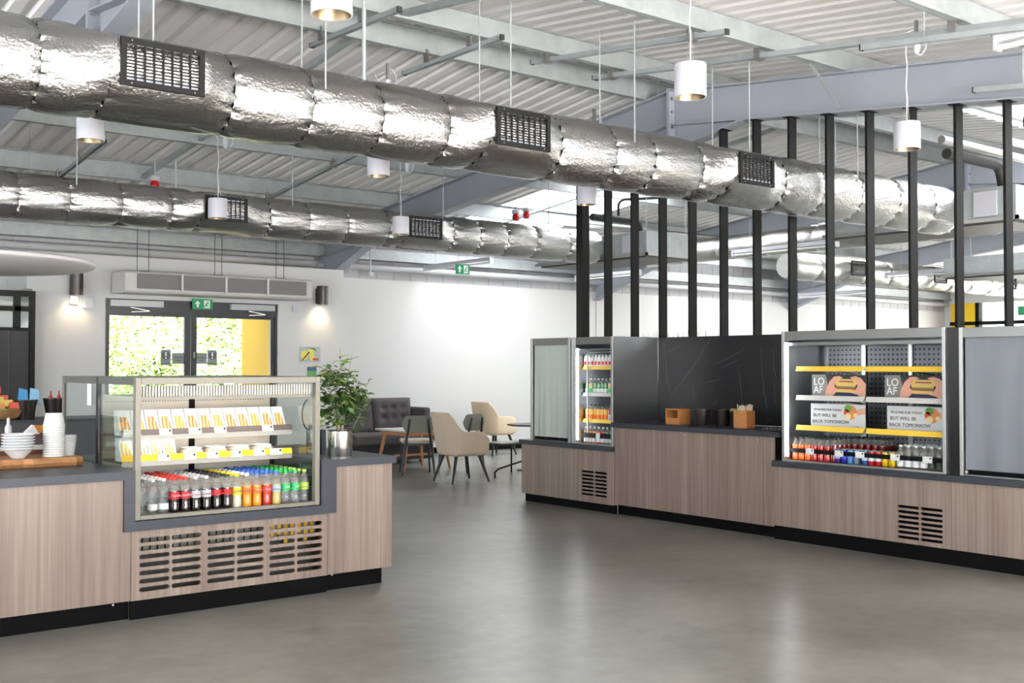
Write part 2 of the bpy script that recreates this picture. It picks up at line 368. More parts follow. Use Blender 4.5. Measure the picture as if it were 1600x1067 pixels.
# opaque outer skin of the roof
for s, ye in ((1, 16.25), (-1, -6.2)):
    for x0, x1 in (((-6.35, 10.65), (12.65, 16.65), (18.65, 22.65), (23.65, 28.7)) if s > 0 else ((-6.35, 11.65), (14.65, 18.65), (19.65, 28.7))):
        z0 = RZ+.64; z1 = RZ+.64-SL*abs(ye-RY)
        MB().hexa([(x0, min(RY, ye), z0 if s > 0 else z1), (x1, min(RY, ye), z0 if s > 0 else z1), (x1, max(RY, ye), z1 if s > 0 else z0), (x0, max(RY, ye), z1 if s > 0 else z0)] +
                  [(a, b, c+.08) for a, b, c in ((x0, min(RY, ye), z0 if s > 0 else z1), (x1, min(RY, ye), z0 if s > 0 else z1), (x1, max(RY, ye), z1 if s > 0 else z0), (x0, max(RY, ye), z1 if s > 0 else z0))]).build('outer_sheet', SHEET, ce)
for y in (-4.5, -2.75, -1.0, .75, 2.45, 4.2, 5.95, 7.72, 8.38, 10.1, 11.82, 13.55, 15.25):
    zb = soff(y)+.37; sg = 1 if y > RY else -1
    p = MB().box(-6.3, 28, y-.003, y+.003, zb, zb+.2)
    p.box(-6.3, 28, y, y+sg*.065, zb, zb+.006).box(-6.3, 28, y-sg*.065, y, zb+.194, zb+.2).box(-6.3, 28, y+sg*.06, y+sg*.066, zb, zb+.02)
    p.build('purlin', GALV, ce)
for x in (-1.0, 5.02, 11.0, 17.0):
    for s in (1, -1):
        pts = [7.72, 5.95, 4.2, 2.45, .75] if s < 0 else [8.38, 10.1, 11.82, 13.55, 15.25]
        for a, b in zip(pts[:-1], pts[1:]):
            m = MB(); za = soff(a)+.37+.03; zb = soff(b)+.37+.03
            m.beam((x, a, za), (x, b, zb), .05, .006).beam((x-.025, a, za+.025), (x-.025, b, zb+.025), .006, .05)
            m.build('sag_bar', GALV, ce)
# ---- portal frames
def frame(x, label):
    t = thing('portal_frame', label, 'steel frame', (x, RY, 0), 'portal frames carrying the roof')
    D, tw, tf, B = .37, .008, .014, .17
    for s in (-1, 1):
        ye = 15.66 if s > 0 else -5.8
        m = MB()
        def seg(z0, z1, wd):   # sloping slab between ridge and eave
            a, b = sorted((RY, ye))
            za = RZ-SL*abs(a-RY); zb = RZ-SL*abs(b-RY)
            m.hexa([(x-wd/2, a, za+z0), (x+wd/2, a, za+z0), (x+wd/2, b, zb+z0), (x-wd/2, b, zb+z0), (x-wd/2, a, za+z1), (x+wd/2, a, za+z1), (x+wd/2, b, zb+z1), (x-wd/2, b, zb+z1)])
        seg(0, tf, B); seg(tf, D-tf, tw); seg(D-tf, D, B)
        m.build('rafter', PAINTGREY, t)
        # apex haunch
        h = MB(); h.ext([(RY, RZ), (RY+s*.95, RZ-SL*.95), (RY, RZ-.27)], YZ, x-tw/2, x+tw/2)
        h.beam((x, RY, RZ-.27), (x, RY+s*.95, RZ-SL*.95), B, tf); h.build('apex_haunch', PAINTGREY, t)
        # eaves haunch
        ze = soff(ye)
        h = MB(); h.ext([(ye, ze), (ye-s*1.75, soff(ye-s*1.75)), (ye, ze-.42)], YZ, x-tw/2, x+tw/2)
        h.beam((x, ye, ze-.42), (x, ye-s*1.75, soff(ye-s*1.75)), B, tf); h.build('eaves_haunch', PAINTGREY, t)
        MB().box(x-B/2, x+B/2, ye-.012 if s < 0 else ye+.02, ye+.012, 0, ze+D).box(x-.004, x+.004, ye-.0, ye+s*.25, 0, ze+D).box(x-B/2, x+B/2, ye+s*.25-.007, ye+s*.25+.007, 0, ze+D).build('column', PAINTGREY, t)
        p = MB().box(x-.09, x+.09, RY+s*.002, RY+s*.02, RZ-.3, RZ+D+.02); p.build('apex_plate', PAINTGREY, t)
        for zz in (RZ-.24, RZ-.14, RZ-.02, RZ+.14, RZ+.28):
            for xx in (-.055, .055):
                MB().cyl((x+xx, RY+s*.02, zz), (x+xx, RY+s*.04, zz), .016, n=6).build('bolt', CHROME, t)
    return t
frame(2.65, 'steel portal frame crossing the ceiling at the top left corner')
frame(8.65, 'grey steel portal frame above the row of black fins')
frame(14.65, 'second steel portal frame beyond the black fins')
frame(20.65, 'farthest steel portal frame near the far gable')
# ================================================================ left serving counter
def slots(u0, u1, v0, v1, cols=2, rows=7, gap=.012):
    """rounded ventilation slots in a field, as outlines"""
    out = []; cw = (u1-u0-gap*(cols-1))/cols; rh = (v1-v0)/rows
    for c in range(cols):
        for r in range(rows):
            a = u0+c*(cw+gap); z = v0+r*rh+rh*.21; h = rh*.58
            out.append(list(reversed(rrect(a, a+cw, z, z+h, h/2*.98, 4))))
    return out
FY = 6.52
t = thing('counter_cabinet', 'wood laminate counter cabinet under the bowls and cups at far left', 'cabinet', (.9, 7.2, 0), 'laminate cabinets of the left counter')
MB().box(-.6, 2.356, FY, FY+.02, .115, .826).build('front_panel', WOOD, t)
MB().box(-.6, 2.34, FY+.02, 7.9, .115, .82).build('carcass', WOOD, t)
MB().box(-.6, 2.36, FY+.05, FY+.07, 0, .115).build('plinth', BLACK, t)
MB().cyl((2.27, FY+.05, .096), (2.27, FY+.044, .096), .006, n=8).build('plinth_screw', CHROME, t)
t = thing('counter_cabinet', 'wood laminate cabinet with three slotted vents under the glass display case', 'cabinet', (3.0, 7.2, 0), 'laminate cabinets of the left counter')
hs = slots(2.408, 2.79, .148, .487)+slots(2.83, 3.208, .148, .487)+slots(3.246, 3.626, .148, .487)
MB().holed([(2.36, .112), (3.666, .112), (3.666, .524), (2.36, .524)], hs, XZ, FY, FY+.018).build('front_panel', WOOD, t)
MB().box(2.36, 3.666, FY+.012, FY+.03, 0, .108).build('plinth', BLACK, t)
MB().box(2.38, 3.65, FY+.28, 7.9, .11, .515).build('carcass', BLACK, t)
m = MB()
for k in range(26): m.box(2.42+k*.047, 2.42+k*.047+.036, FY+.1, FY+.11, .36, .5)
m.build('condenser_fins', mat('dusty_fins', S(112, 112, 106), .6), t)
MB().box(2.4, 3.64, FY+.13, FY+.15, .12, .52).build('inner_baffle', mat('dark_baffle', S(46, 46, 44), .5), t)
m = MB()
for k in range(8): m.box(3.25+k*.048, 3.25+k*.048+.026, FY+.09, FY+.096, .34+.03*(k % 3), .49)
m.build('yellow_reflection_strip', mat('ochre_reflection', S(206, 160, 40), .5), t)  # yellow reflection in the third vent, put in as ochre strips
t = thing('counter_cabinet', 'wood laminate end cabinet below the potted ficus', 'cabinet', (3.92, 7.2, 0), 'laminate cabinets of the left counter')
MB().box(3.67, 4.168, FY, FY+.02, .115, .826).build('front_panel', WOOD, t)
MB().box(4.148, 4.168, FY+.02, 7.9, .115, .826).build('end_panel', WOOD, t)
MB().box(3.68, 4.148, FY+.02, 7.88, .115, .82).build('carcass', WOOD, t)
MB().box(3.67, 4.12, FY+.055, 7.86, 0, .115).build('plinth', BLACK, t)
MB().cyl((3.73, FY+.055, .1), (3.73, FY+.049, .1), .006, n=8).build('plinth_screw', CHROME, t)
wt = thing('stone_worktop', 'dark grey stone worktop stepping down around the glass display case', 'worktop', (2, 7.2, .85))
for nm, bx in (('slab', (-.6, 2.375, .826, .876)), ('upstand', (2.31, 2.375, .522, .826)), ('case_sill', (2.375, 3.612, .522, .579)), ('upstand', (3.612, 3.725, .522, .826)), ('slab', (3.612, 4.195, .826, .876))):
    MB().box(bx[0], bx[1], FY-.016, 7.93, bx[2], bx[3]).build(nm, STONE, wt)
# ---- glass display case on the left counter
CX0, CX1, CY0, CYM, CY1, CZ0, CZ1 = 2.379, 3.608, FY, 7.2, 7.925, .582, 1.427
t = thing('display_case', 'steel framed glass display case of sandwiches and soft drinks', 'display case', ((CX0+CX1)/2, 7.2, CZ0))
for x in (CX0, CX1-.034): MB().box(x, x+.034, CY0, CY0+.045, CZ0, CZ1).build('front_post', CASEFR, t, bevel=.003)
for x in (CX0, CX1-.02):
    MB().box(x, x+.02, CYM-.02, CYM+.025, CZ0, CZ1).build('middle_post', mat('dark_anodised', S(40, 40, 42), .3, .6), t)
    MB().box(x, x+.02, CY1-.03, CY1, CZ0, CZ1).build('rear_post', CASEFR, t)
    MB().box(x, x+.02, CY0+.045, CYM-.02, CZ1-.045, CZ1).box(x, x+.02, CYM+.025, CY1-.03, CZ1-.045, CZ1).build('side_rail', DARKSTEEL, t)
    xx = x+.008
    MB().box(xx, xx+.005, CY0+.045, CYM-.02, CZ0+.01, CZ1-.045).build('side_glass', GLASSG, t)
    MB().box(xx, xx+.005, CYM+.025, CY1-.03, CZ0+.01, CZ1-.045).build('side_glass', GLASSG, t)
MB().box(CX0+.02, CX1-.02, CY0+.01, CY1, CZ1-.012, CZ1-.001).build('top_panel', DARKSTEEL, t)
MB().box(CX0+.034, CX1-.034, CY0, CY0+.03, CZ1-.042, CZ1).build('top_rail', CASEFR, t, bevel=.003)
MB().box(2.93, 3.0, CY0-.004, CY0, CZ1-.048, CZ1-.038).build('catch', PLW, t)
MB().box(CX0+.034, CX1-.034, CY0, CY0+.035, CZ0, CZ0+.025).build('bottom_rail', CASEFR, t, bevel=.003)
MB().box(CX0+.02, CX1-.02, CY0+.035, CY1-.03, CZ0, CZ0+.014).build('deck', CASEFR, t)
BEIGE = mat('warm_white_liner', S(214, 204, 188), .45)
MB().box(CX0+.03, 2.985, 7.19, 7.2, CZ0+.02, 1.30).build('back_panel', BEIGE, t)
MB().box(3.02, CX1-.03, 7.19, 7.2, CZ0+.02, 1.30).build('back_panel', BEIGE, t)
MB().box(2.985, 3.02, 7.175, 7.2, CZ0+.02, 1.31).build('back_divider', BLACK, t)
m = MB()
for k in range(60): m.box(CX0+.05+k*.0185, CX0+.05+k*.0185+.004, 7.184, 7.19, 1.262, 1.268)
m.build('perforation_row', BLACK, t)
m = MB()
for k in range(62):
    x = CX0+.045+k*.0185; m.box(x, x+.011, 6.575, 6.60, 1.312, 1.376)
m.build('air_grille', CASEFR if False else mat('air_grille_white', S(220, 216, 206), .5), t)
MB().box(CX0+.036, CX1-.036, 6.60, 7.19, 1.303, 1.312).build('canopy', mat('canopy_white', S(235, 228, 214), .4), t)
MB().box(CX0+.036, CX1-.036, 6.565, 6.60, 1.292, 1.311).build('canopy_edge', CASEFR, t)
TUBEW = mat('led_tube', (1, 1, 1, 1), .4, emit=17, ecol=(1, .94, .85, 1))
MB().box(CX0+.08, CX1-.08, 6.64, 6.67, 1.293, 1.302).build('light_tube', TUBEW, t)
for zs, lipm, z0 in ((1.062, mat('brown_price_rail', S(84, 74, 72), .5), 1.064), (.902, YELLOW, .904)):
    sh = MB().box(CX0+.034, CX1-.036, 6.85, 7.18, zs-.012, zs).build('shelf', CASEFR, t)
    MB().box(CX0+.034, CX1-.036, 6.843, 6.85, zs-.03, zs+.004).build('shelf_edge', mat('shelf_edge_grey', S(150, 148, 142), .45, .3), sh)
    MB().hexa([(CX0+.034, 6.838, z0), (CX1-.036, 6.838, z0), (CX1-.036, 6.843, z0), (CX0+.034, 6.843, z0), (CX0+.034, 6.85, z0+.036), (CX1-.036, 6.85, z0+.036), (CX1-.036, 6.855, z0+.036), (CX0+.034, 6.855, z0+.036)]).build('price_rail', lipm, sh)
    if zs < 1: MB().box(CX0+.08, CX1-.08, 6.87, 6.89, 1.04, 1.049).build('light_tube', TUBEW, sh)
    cards = [(2.42, 2.53), (2.647, 2.729), (2.839, 2.925), (3.012, 3.096), (3.35, 3.43)] if zs > 1 else [(2.64, 2.718), (2.811, 2.891), (2.961, 3.044), (3.128, 3.204), (3.286, 3.37), (3.407, 3.497)]
    for a, b in cards:
        c = MB().hexa([(a, 6.834, z0-.004), (b, 6.834, z0-.004), (b, 6.836, z0-.004), (a, 6.836, z0-.004), (a, 6.847, z0+.037), (b, 6.847, z0+.037), (b, 6.849, z0+.037), (a, 6.849, z0+.037)]).build('price_card', PAPER, sh)
        MB().cyl((b-.014, 6.8405, z0+.024), (b-.014, 6.8395, z0+.024), .008, n=10).build('round_emblem', INK, sh)
        MB().box(a+.008, b-.03, 6.8325, 6.834, z0+.004, z0+.007).build('print_line', mat('grey_print', S(150, 150, 155), .6), sh)
m = MB()
for z in (.70, .775): m.cyl((CX0+.03, 6.574, z), (CX1-.03, 6.574, z), .0016, n=6)
m.build('wire_guard', CHROME, t)
MB().box(CX0+.0, CX0+.004, CYM+.12, CYM+.2, 1.24, 1.38).build('notice', PAPER, t)

# ================================================================ right serving counter
def ylab(a, b): return 'laminate cabinets of the right counter'
RX = 7.83
t = thing('counter_cabinet', 'low wood laminate cabinet with a slotted vent at the far end', 'cabinet', (8.15, 8.85, 0), ylab(0, 0))
MB().holed([(8.122, .088), (9.585, .088), (9.585, .63), (8.122, .63)], slots(8.217, 8.602, .148, .42), YZ, RX, RX+.018).build('front_panel', WOOD, t)
MB().box(RX+.07, 8.5, 8.13, 9.57, .09, .625).build('carcass', BLACK, t)
MB().box(RX+.018, 8.5, 9.565, 9.585, .088, .63).build('end_panel', WOOD, t)
MB().box(RX+.035, RX+.055, 8.122, 9.56, 0, .088).build('plinth', BLACK, t)
t = thing('counter_cabinet', 'tall wood laminate cabinet with lockable doors below the marble panel', 'cabinet', (8.15, 7.1, 0), ylab(0, 0))
ys = [8.12, 7.626, 7.126, 6.646, 6.248, 6.13]
for i, (a, b) in enumerate(zip(ys[:-1], ys[1:])):
    d = MB().box(RX+.018, RX+.036, b+.0015, a-.0015, .1, .877).build('door_panel', WOOD, t)
    if i in (0, 1, 3):
        yl = (7.669, 7.167, 6.296)[(0, 1, 3).index(i)]
        MB().cyl((RX+.018, yl, .845), (RX+.01, yl, .845), .011, n=14).cyl((RX+.01, yl, .845), (RX+.006, yl, .845), .006, n=10).build('lock', CHROME, d)
MB().box(RX+.04, 8.5, 6.14, 8.115, .1, .872).build('carcass', BLACK, t)
MB().box(RX+.065, RX+.085, 6.13, 8.12, 0, .1).build('plinth', BLACK, t)
t = thing('counter_cabinet', 'low wood laminate cabinet with slotted vent under the sandwich fridge', 'cabinet', (8.15, 5.3, 0), ylab(0, 0))
MB().holed([(4.472, .117), (6.12, .117), (6.12, .626), (4.472, .626)], slots(4.541, 4.923, .142, .42), YZ, RX, RX+.018).build('front_panel', WOOD, t)
MB().box(RX+.07, 8.5, 4.49, 6.11, .12, .62).build('carcass', BLACK, t)
MB().box(RX+.005, RX+.02, 4.472, 6.12, 0, .117).build('plinth', BLACK, t)
t = thing('counter_cabinet', 'plain wood laminate cabinet at the right edge below the closed fridge', 'cabinet', (8.15, 3.7, 0), ylab(0, 0))
MB().box(RX, RX+.018, 2.8, 4.469, .117, .626).build('front_panel', WOOD, t)
MB().box(RX+.02, 8.5, 2.8, 4.46, .12, .62).build('carcass', BLACK, t)
MB().box(RX+.005, RX+.02, 2.8, 4.469, 0, .117).build('plinth', BLACK, t)
tag(MB().box(RX-.022, 8.52, 8.118, 9.61, .63, .681).build('stone_worktop', STONE, bevel=.003), 'dark stone slab under the two tall fridges at the far end', 'worktop')
tag(MB().box(RX-.02, 8.50, 6.065, 8.135, .878, .927).build('stone_worktop', STONE, bevel=.003), 'raised dark stone worktop in front of the black marble panel', 'worktop')
tag(MB().box(RX-.022, 8.52, 2.8, 6.128, .627, .678).build('stone_worktop', STONE, bevel=.003), 'dark stone slab under the wide sandwich fridge', 'worktop')
mp_ = thing('marble_panel', 'black marble back panel with thin white veins between the fridges', 'panel', (8.49, 7.06, .93))
MB().box(8.48, 8.50, 6.0, 8.118, .93, 1.795).build('slab', MARBLE, mp_)
VEIN = mat('marble_vein', S(92, 92, 92), .35); rv = random.Random(4)
for v in [[(7.402, 1.776), (7.503, 1.65), (7.614, 1.508), (7.728, 1.391), (7.851, 1.271), (7.941, 1.19)], [(8.047, 1.775), (8.012, 1.575), (7.994, 1.375), (7.959, 1.23), (7.905, 1.079)], [(7.814, 1.705), (7.939, 1.654), (8.012, 1.628)], [(6.934, 1.675), (7.076, 1.62), (7.197, 1.571), (7.336, 1.521)], [(7.037, 1.558), (7.157, 1.521), (7.254, 1.47)], [(7.279, 1.369), (7.403, 1.342), (7.504, 1.315)], [(6.779, 1.691), (6.765, 1.508), (6.736, 1.265), (6.692, 1.084)], [(6.644, 1.659), (6.6, 1.388)], [(7.632, 1.314), (7.607, 1.152)], [(7.037, 1.508), (7.014, 1.26), (7.0, 1.074)]]:
    pts = []
    for (a, b), (c, d_) in zip(v[:-1], v[1:]):
        for k in range(4): pts.append((a+(c-a)*k/4+rv.uniform(-.006, .006), b+(d_-b)*k/4+rv.uniform(-.006, .006)))
    pts.append(v[-1]); m = MB()
    for i in range(len(pts)-1):
        w0 = .0014*(.35+.65*math.sin(PI*(i+.5)/len(pts))); m.beam((8.4799, *pts[i]), (8.4799, *pts[i+1]), .0006, 2*w0, (0, 0, 1))
    m.build('vein', VEIN, mp_)

# ---- open-front fridges
BLINDR = mat('grey_blind_fabric', S(112, 117, 126), .6, var=.05, vscale=3, stretch=(1, 4, .3))
BLIND = mat('roller_blind_fabric', S(180, 188, 182), .6, var=.05, vscale=3, stretch=(1, 4, .3))
def perforated():
    m, nt, b, o = nodes('perforated_steel'); L = nt.links.new
    tc = N(nt, 'ShaderNodeTexCoord'); v = N(nt, 'ShaderNodeTexVoronoi', Scale=24.0, Randomness=0.0); L(tc.outputs['Object'], v.inputs['Vector'])
    r = N(nt, 'ShaderNodeMath', operation='LESS_THAN'); r.inputs[1].default_value = .24; L(v.outputs['Distance'], r.inputs[0])
    mx = N(nt, 'ShaderNodeMix', data_type='RGBA'); mx.inputs[6].default_value = S(120, 122, 127); mx.inputs[7].default_value = S(48, 48, 52); L(r.outputs[0], mx.inputs[0])
    L(mx.outputs[2], b.inputs['Base Color']); b.inputs['Metallic'].default_value = .6; b.inputs['Roughness'].default_value = .4
    return m
PERF = perforated()
LED = mat('led_strip', (1, 1, 1, 1), .4, emit=14, ecol=(.9, .95, 1, 1))
LEDSOFT = mat('led_strip_soft', (1, 1, 1, 1), .4, emit=3, ecol=(.9, .95, 1, 1))
def fridge(label, y0, y1, z0, z1, x0=7.82, x1=8.478, closed=False, pw=.028, bm=None):
    t = thing('open_fridge', label, 'fridge', ((x0+x1)/2, (y0+y1)/2, z0), 'multideck fridges of the right counter')
    for a in (y0, y1-.02):
        MB().box(x0+.02, x1, a, a+.02, z0, z1).build('side_panel', STEEL, t)
    for a in (y0, y1-pw):
        MB().box(x0, x0+.02, a, a+pw, z0, z1).build('front_post', CHROME, t, bevel=.002)
    MB().box(x0+.02, x1, y0+.02, y1-.02, z1-.02, z1).build('top_panel', DARKSTEEL, t)
    MB().box(x0+.004, x0+.03, y0+pw, y1-pw, z1-.077, z1-.002).build('fascia', DARKSTEEL, t, bevel=.002)
    MB().box(x1-.015, x1, y0+.02, y1-.02, z0, z1-.02).build('back_shell', STEEL, t)
    MB().box(x0+.02, x1-.015, y0+.02, y1-.02, z0, z0+.012).build('deck', DARKSTEEL, t)
    if closed:
        n = 40; vs = []; fs = []
        for i in range(n+1):
            y = y0+pw+.004+(y1-y0-2*pw-.008)*i/n; dx = .006*math.sin(i*.9)+.004*math.sin(i*.37+1)
            for z, k in ((z0+.045, 1), (z0+.3, .8), (z1-.3, .25), (z1-.077, 0)): vs.append((x0+.035+dx*k, y, z))
        for i in range(n):
            for k in range(3): fs.append((i*4+k, i*4+k+1, i*4+5+k, i*4+4+k))
        bl = MB(); bl.add(vs, fs); bl = bl.build('roller_blind', bm or BLIND, t, smooth=True)
        MB().box(x0+.018, x0+.05, y0+pw+.01, y1-pw-.01, z0+.02, z0+.046).build('blind_bar', BLACK, bl)
        MB().cyl((x0+.018, y1-pw-.02, z0+.03), (x0+.01, y1-pw-.02, z0+.03), .014, n=12).build('bar_clip', CHROME, bl)
    else:
        MB().box(x0, x0+.02, y0+pw, y1-pw, z0, z0+.014).build('sill', CHROME, t)
    return t
fA = fridge('tall fridge with its pale roller blind pulled down beside the round table', 8.775, 9.42, .682, 1.797, closed=True)
fB = fridge('tall narrow open fridge with milk cartons, green bottles and juices', 8.12, 8.712, .682, 1.797)
fC = fridge('wide open fridge with sandwich posters and rows of drinks', 4.51, 6.033, .679, 1.795, x0=7.83)
fD = fridge('wide fridge with closed grey blind at the right edge', 2.9, 4.40, .679, 1.788, x0=7.83, closed=True, bm=BLINDR)
tag(MB().box(7.86, 8.45, 8.712, 8.775, .682, 1.795).build('filler_panel', STEEL), 'narrow steel strip between the two tall fridges', 'panel')
tag(MB().box(7.855, 8.45, 4.40, 4.51, .68, 1.79).build('filler_panel', mat('gloss_black_strip', S(16, 16, 18), .3, .3)), 'dark steel strip between the sandwich fridge and the closed fridge', 'panel')
# interior of B
MB().box(8.38, 8.40, 8.15, 8.68, .70, 1.70).build('back_liner', PERF, fB)
MB().box(7.845, 7.86, 8.677, 8.684, .72, 1.68).build('led_strip', LED, fB)
MB().box(8.365, 8.38, 8.22, 8.26, .75, 1.68).build('led_strip', LEDSOFT, fB)
MB().box(7.86, 8.38, 8.14, 8.69, 1.66, 1.675).build('canopy', DARKSTEEL, fB)
MB().tube([(7.91, 8.59, .70), (7.91, 8.59, 1.62), (7.92, 8.57, 1.64), (7.95, 8.15, 1.645)], .009, 8).build('rail', CHROME, fB, smooth=True)
lipY = mat('yellow_price_rail', S(240, 200, 70), .4); lipG = mat('grey_price_rail', S(205, 203, 200), .4)
for z, mm in ((1.478, lipY), (1.20, lipG), (.925, lipY)):
    s = MB().box(7.93, 8.36, 8.15, 8.68, z-.012, z).build('shelf', CHROME, fB)
    MB().hexa([(7.915, 8.15, z-.02), (7.92, 8.15, z-.02), (7.92, 8.68, z-.02), (7.915, 8.68, z-.02), (7.935, 8.15, z+.018), (7.94, 8.15, z+.018), (7.94, 8.68, z+.018), (7.935, 8.68, z+.018)]).build('price_rail', mm, s)
s = MB().box(7.90, 7.908, 8.15, 8.66, .748, .798).build('price_bar', BLKMET, fB)
MB().box(7.896, 7.90, 8.39, 8.45, .742, .80).build('price_card', PAPER, s)
# interior of C
for y0, y1 in ((5.62, 5.96), (5.17, 5.56), (4.85, 5.12), (4.56, 4.80)):
    MB().box(8.40, 8.415, y0, y1, .70, 1.70).build('back_liner', PERF, fC)
for y in (5.59, 5.145, 4.825): MB().box(8.385, 8.415, y-.022, y+.022, .70, 1.70).build('shelf_upright', CHROME, fC)
MB().box(7.855, 7.87, 5.990, 6.0, .72, 1.70).build('led_strip', LED, fC)
MB().box(8.375, 8.385, 5.584, 5.596, 1.30, 1.68).build('led_strip', LEDSOFT, fC)
MB().box(8.375, 8.385, 5.142, 5.148, 1.30, 1.68).build('led_strip', LEDSOFT, fC)
MB().box(7.88, 8.40, 4.54, 6.0, 1.672, 1.70).build('canopy', DARKSTEEL, fC)
for z, mm in ((1.475, lipY), (1.228, lipG), (.972, lipY)):
    for y0, y1 in ((5.262, 5.94), (4.535, 5.252)):
        s = MB().box(7.92, 8.39, y0, y1, z-.01, z).build('shelf', CHROME, fC)
        MB().hexa([(7.885, y0+.012, z-.022), (7.89, y0+.012, z-.022), (7.89, y1-.012, z-.022), (7.885, y1-.012, z-.022), (7.915, y0, z+.02), (7.92, y0, z+.02), (7.92, y1, z+.02), (7.915, y1, z+.02)]).build('price_rail', mm, s)
        MB().cyl((7.95, (y0+y1)/2, z-.01), (8.38, (y0+y1)/2, z-.06), .006, n=6).build('bracket', CHROME, s)
s = MB().box(7.895, 7.903, 4.55, 6.0, .755, .79).build('price_bar', BLKMET, fC)
for y in (5.79, 5.50, 5.30, 4.98, 4.70):
    MB().box(7.889, 7.895, y-.04, y+.04, .748, .798).build('price_card', PAPER, s)
    MB().cyl((7.889, y-.025, .784), (7.888, y-.025, .784), .007, n=10).build('round_emblem', INK, s)
MB().box(7.893, 7.91, 5.315, 5.345, .70, .80).build('divider', CHROME, fC)

# ---- black fins above the right counter
finy = [9.05, 8.63, 8.21, 7.79, 7.37, 6.95, 6.53, 6.11, 5.69, 5.27, 4.85, 4.43, 4.01]
names = ['leftmost slim fin next to the thick end post', 'second slim fin from the thick end post', 'third slim fin from the thick end post', 'fourth slim fin from the thick end post', 'fifth slim fin from the thick end post', 'sixth slim fin from the thick end post',
         'fin cut where the big foil duct passes', 'first fin standing in front of the big duct', 'second fin standing in front of the big duct', 'third fin in front of the big duct, behind the pendant', 'fourth fin in front of the big duct', 'last fin at the right edge', 'fin beyond the right edge of the view']
for y, nm in zip(finy, names):
    zt = soff(y)
    if abs(y-8.05) < .95: zt -= .27*(1-abs(y-8.05)/.95)
    o = thing('screen_fin', 'black vertical '+nm, 'fin', (8.65, y, .95), 'black fins above the right counter')
    hx = .055
    if abs(y-6.42) < .24:
        h = math.sqrt(.26**2-(y-6.42)**2)+.012
        MB().box(8.65-hx, 8.65+hx, y-.012, y+.012, .95, 3.163-h).build('fin_lower', BLKMET, o)
        MB().box(8.65-hx, 8.65+hx, y-.012, y+.012, 3.163+h, zt).build('fin_upper', BLKMET, o)
    else: MB().box(8.65-hx, 8.65+hx, y-.012, y+.012, .95, zt).build('fin_blade', BLKMET, o)
    MB().box(8.65-.075, 8.65+.075, y-.05, y+.05, zt-.006, zt).build('top_bracket', BLKMET, o)
o = thing('screen_post', 'thick black square post ending the row of fins above the far fridge', 'post', (8.65, 9.5, 0))
MB().box(8.595, 8.705, 9.42, 9.525, 0, soff(9.5)-.0).build('post_shaft', BLKMET, o); MB().box(8.57, 8.73, 9.39, 9.55, soff(9.5)-.008, soff(9.5)).build('top_bracket', BLKMET, o)
# ================================================================ foil ducts
def vnoise(a, b, k):   # cheap smooth pseudo-noise
    return (math.sin(a*12.9+b*4.1+k)+math.sin(a*23.1-b*7.3+k*2.1)*.6+math.sin(a*41.7+b*13.7+k*3.3)*.4)/2
def duct(label, xs, yc, zc, r, vents, vr=.0, group='foil wrapped air ducts', m=FOIL, n=84, bend=None):
    """duct along x; xs = seam positions; vents = list of (x0, x1) of the grille frames facing the camera side"""
    t = thing('air_duct', label, 'duct', ((xs[0]+xs[-1])/2, yc, zc), group)
    for a, b in zip(xs[:-1], xs[1:]):
        k = max(3, int((b-a)/.028)); rings = []
        for i in range(k+1):
            x = a+(b-a)*i/k; d = min(x-a, b-x)
            pinch = .018*math.exp(-d/.035); bulge = .006*math.sin(PI*(x-a)/(b-a)); ring = []
            wv = 0
            for v0, v1 in vents:
                c = max(v0-.03-x, x-v1-.03, 0); wv = max(wv, max(0, 1-c/.2)**1.5 if c < .2 else 0)
            for j in range(n):
                th = 2*PI*j/n; wr = .017*math.exp(-d/.05)*vnoise(th*5.3, x*.6+a, a*7)+.0024*vnoise(th*2.0, x*3, a)
                rr = r-pinch+bulge+wr; cy_, cz_ = math.cos(th), math.sin(th)
                py, pz = rr*cy_, rr*cz_
                if wv > 0 and cy_ < .2:
                    # square plenum around the grille
                    e = 4.2; q = (abs(cy_)**e+abs(cz_)**e)**(-1/e)
                    by, bz = cy_*q*(r+.075), cz_*q*(r*.80)
                    if cy_ > -.05: bz = pz; by = py
                    lw = wv*(1 if cz_ > -.2 else 1-.75*min(1, (-cz_-.2)/.5)); py += (by-py)*lw; pz += (bz-pz)*lw*.9
                    py += .008*wv*vnoise(th*5, x*4, 3)*(1-wv)
                ring.append((x, yc+py, zc+pz))
            rings.append(ring)
        mb = MB(); mb.loft(rings, cap=False); mb.build('duct_section', m, t, smooth=60)
    for xe in (xs[0], xs[-1]): MB().cyl((xe-.003, yc, zc), (xe+.003, yc, zc), r-.02, n=40).build('end_cap', m, t)
    for v0, v1 in vents: grille(t, v0, v1, yc-r-.079, zc+.017-.133, zc+.017+.133)
    return t
BARS = mat('grille_black', S(8, 8, 9), .6, spec=.2)
GBACK = mat('grille_cells', S(190, 194, 206), .4, .3)
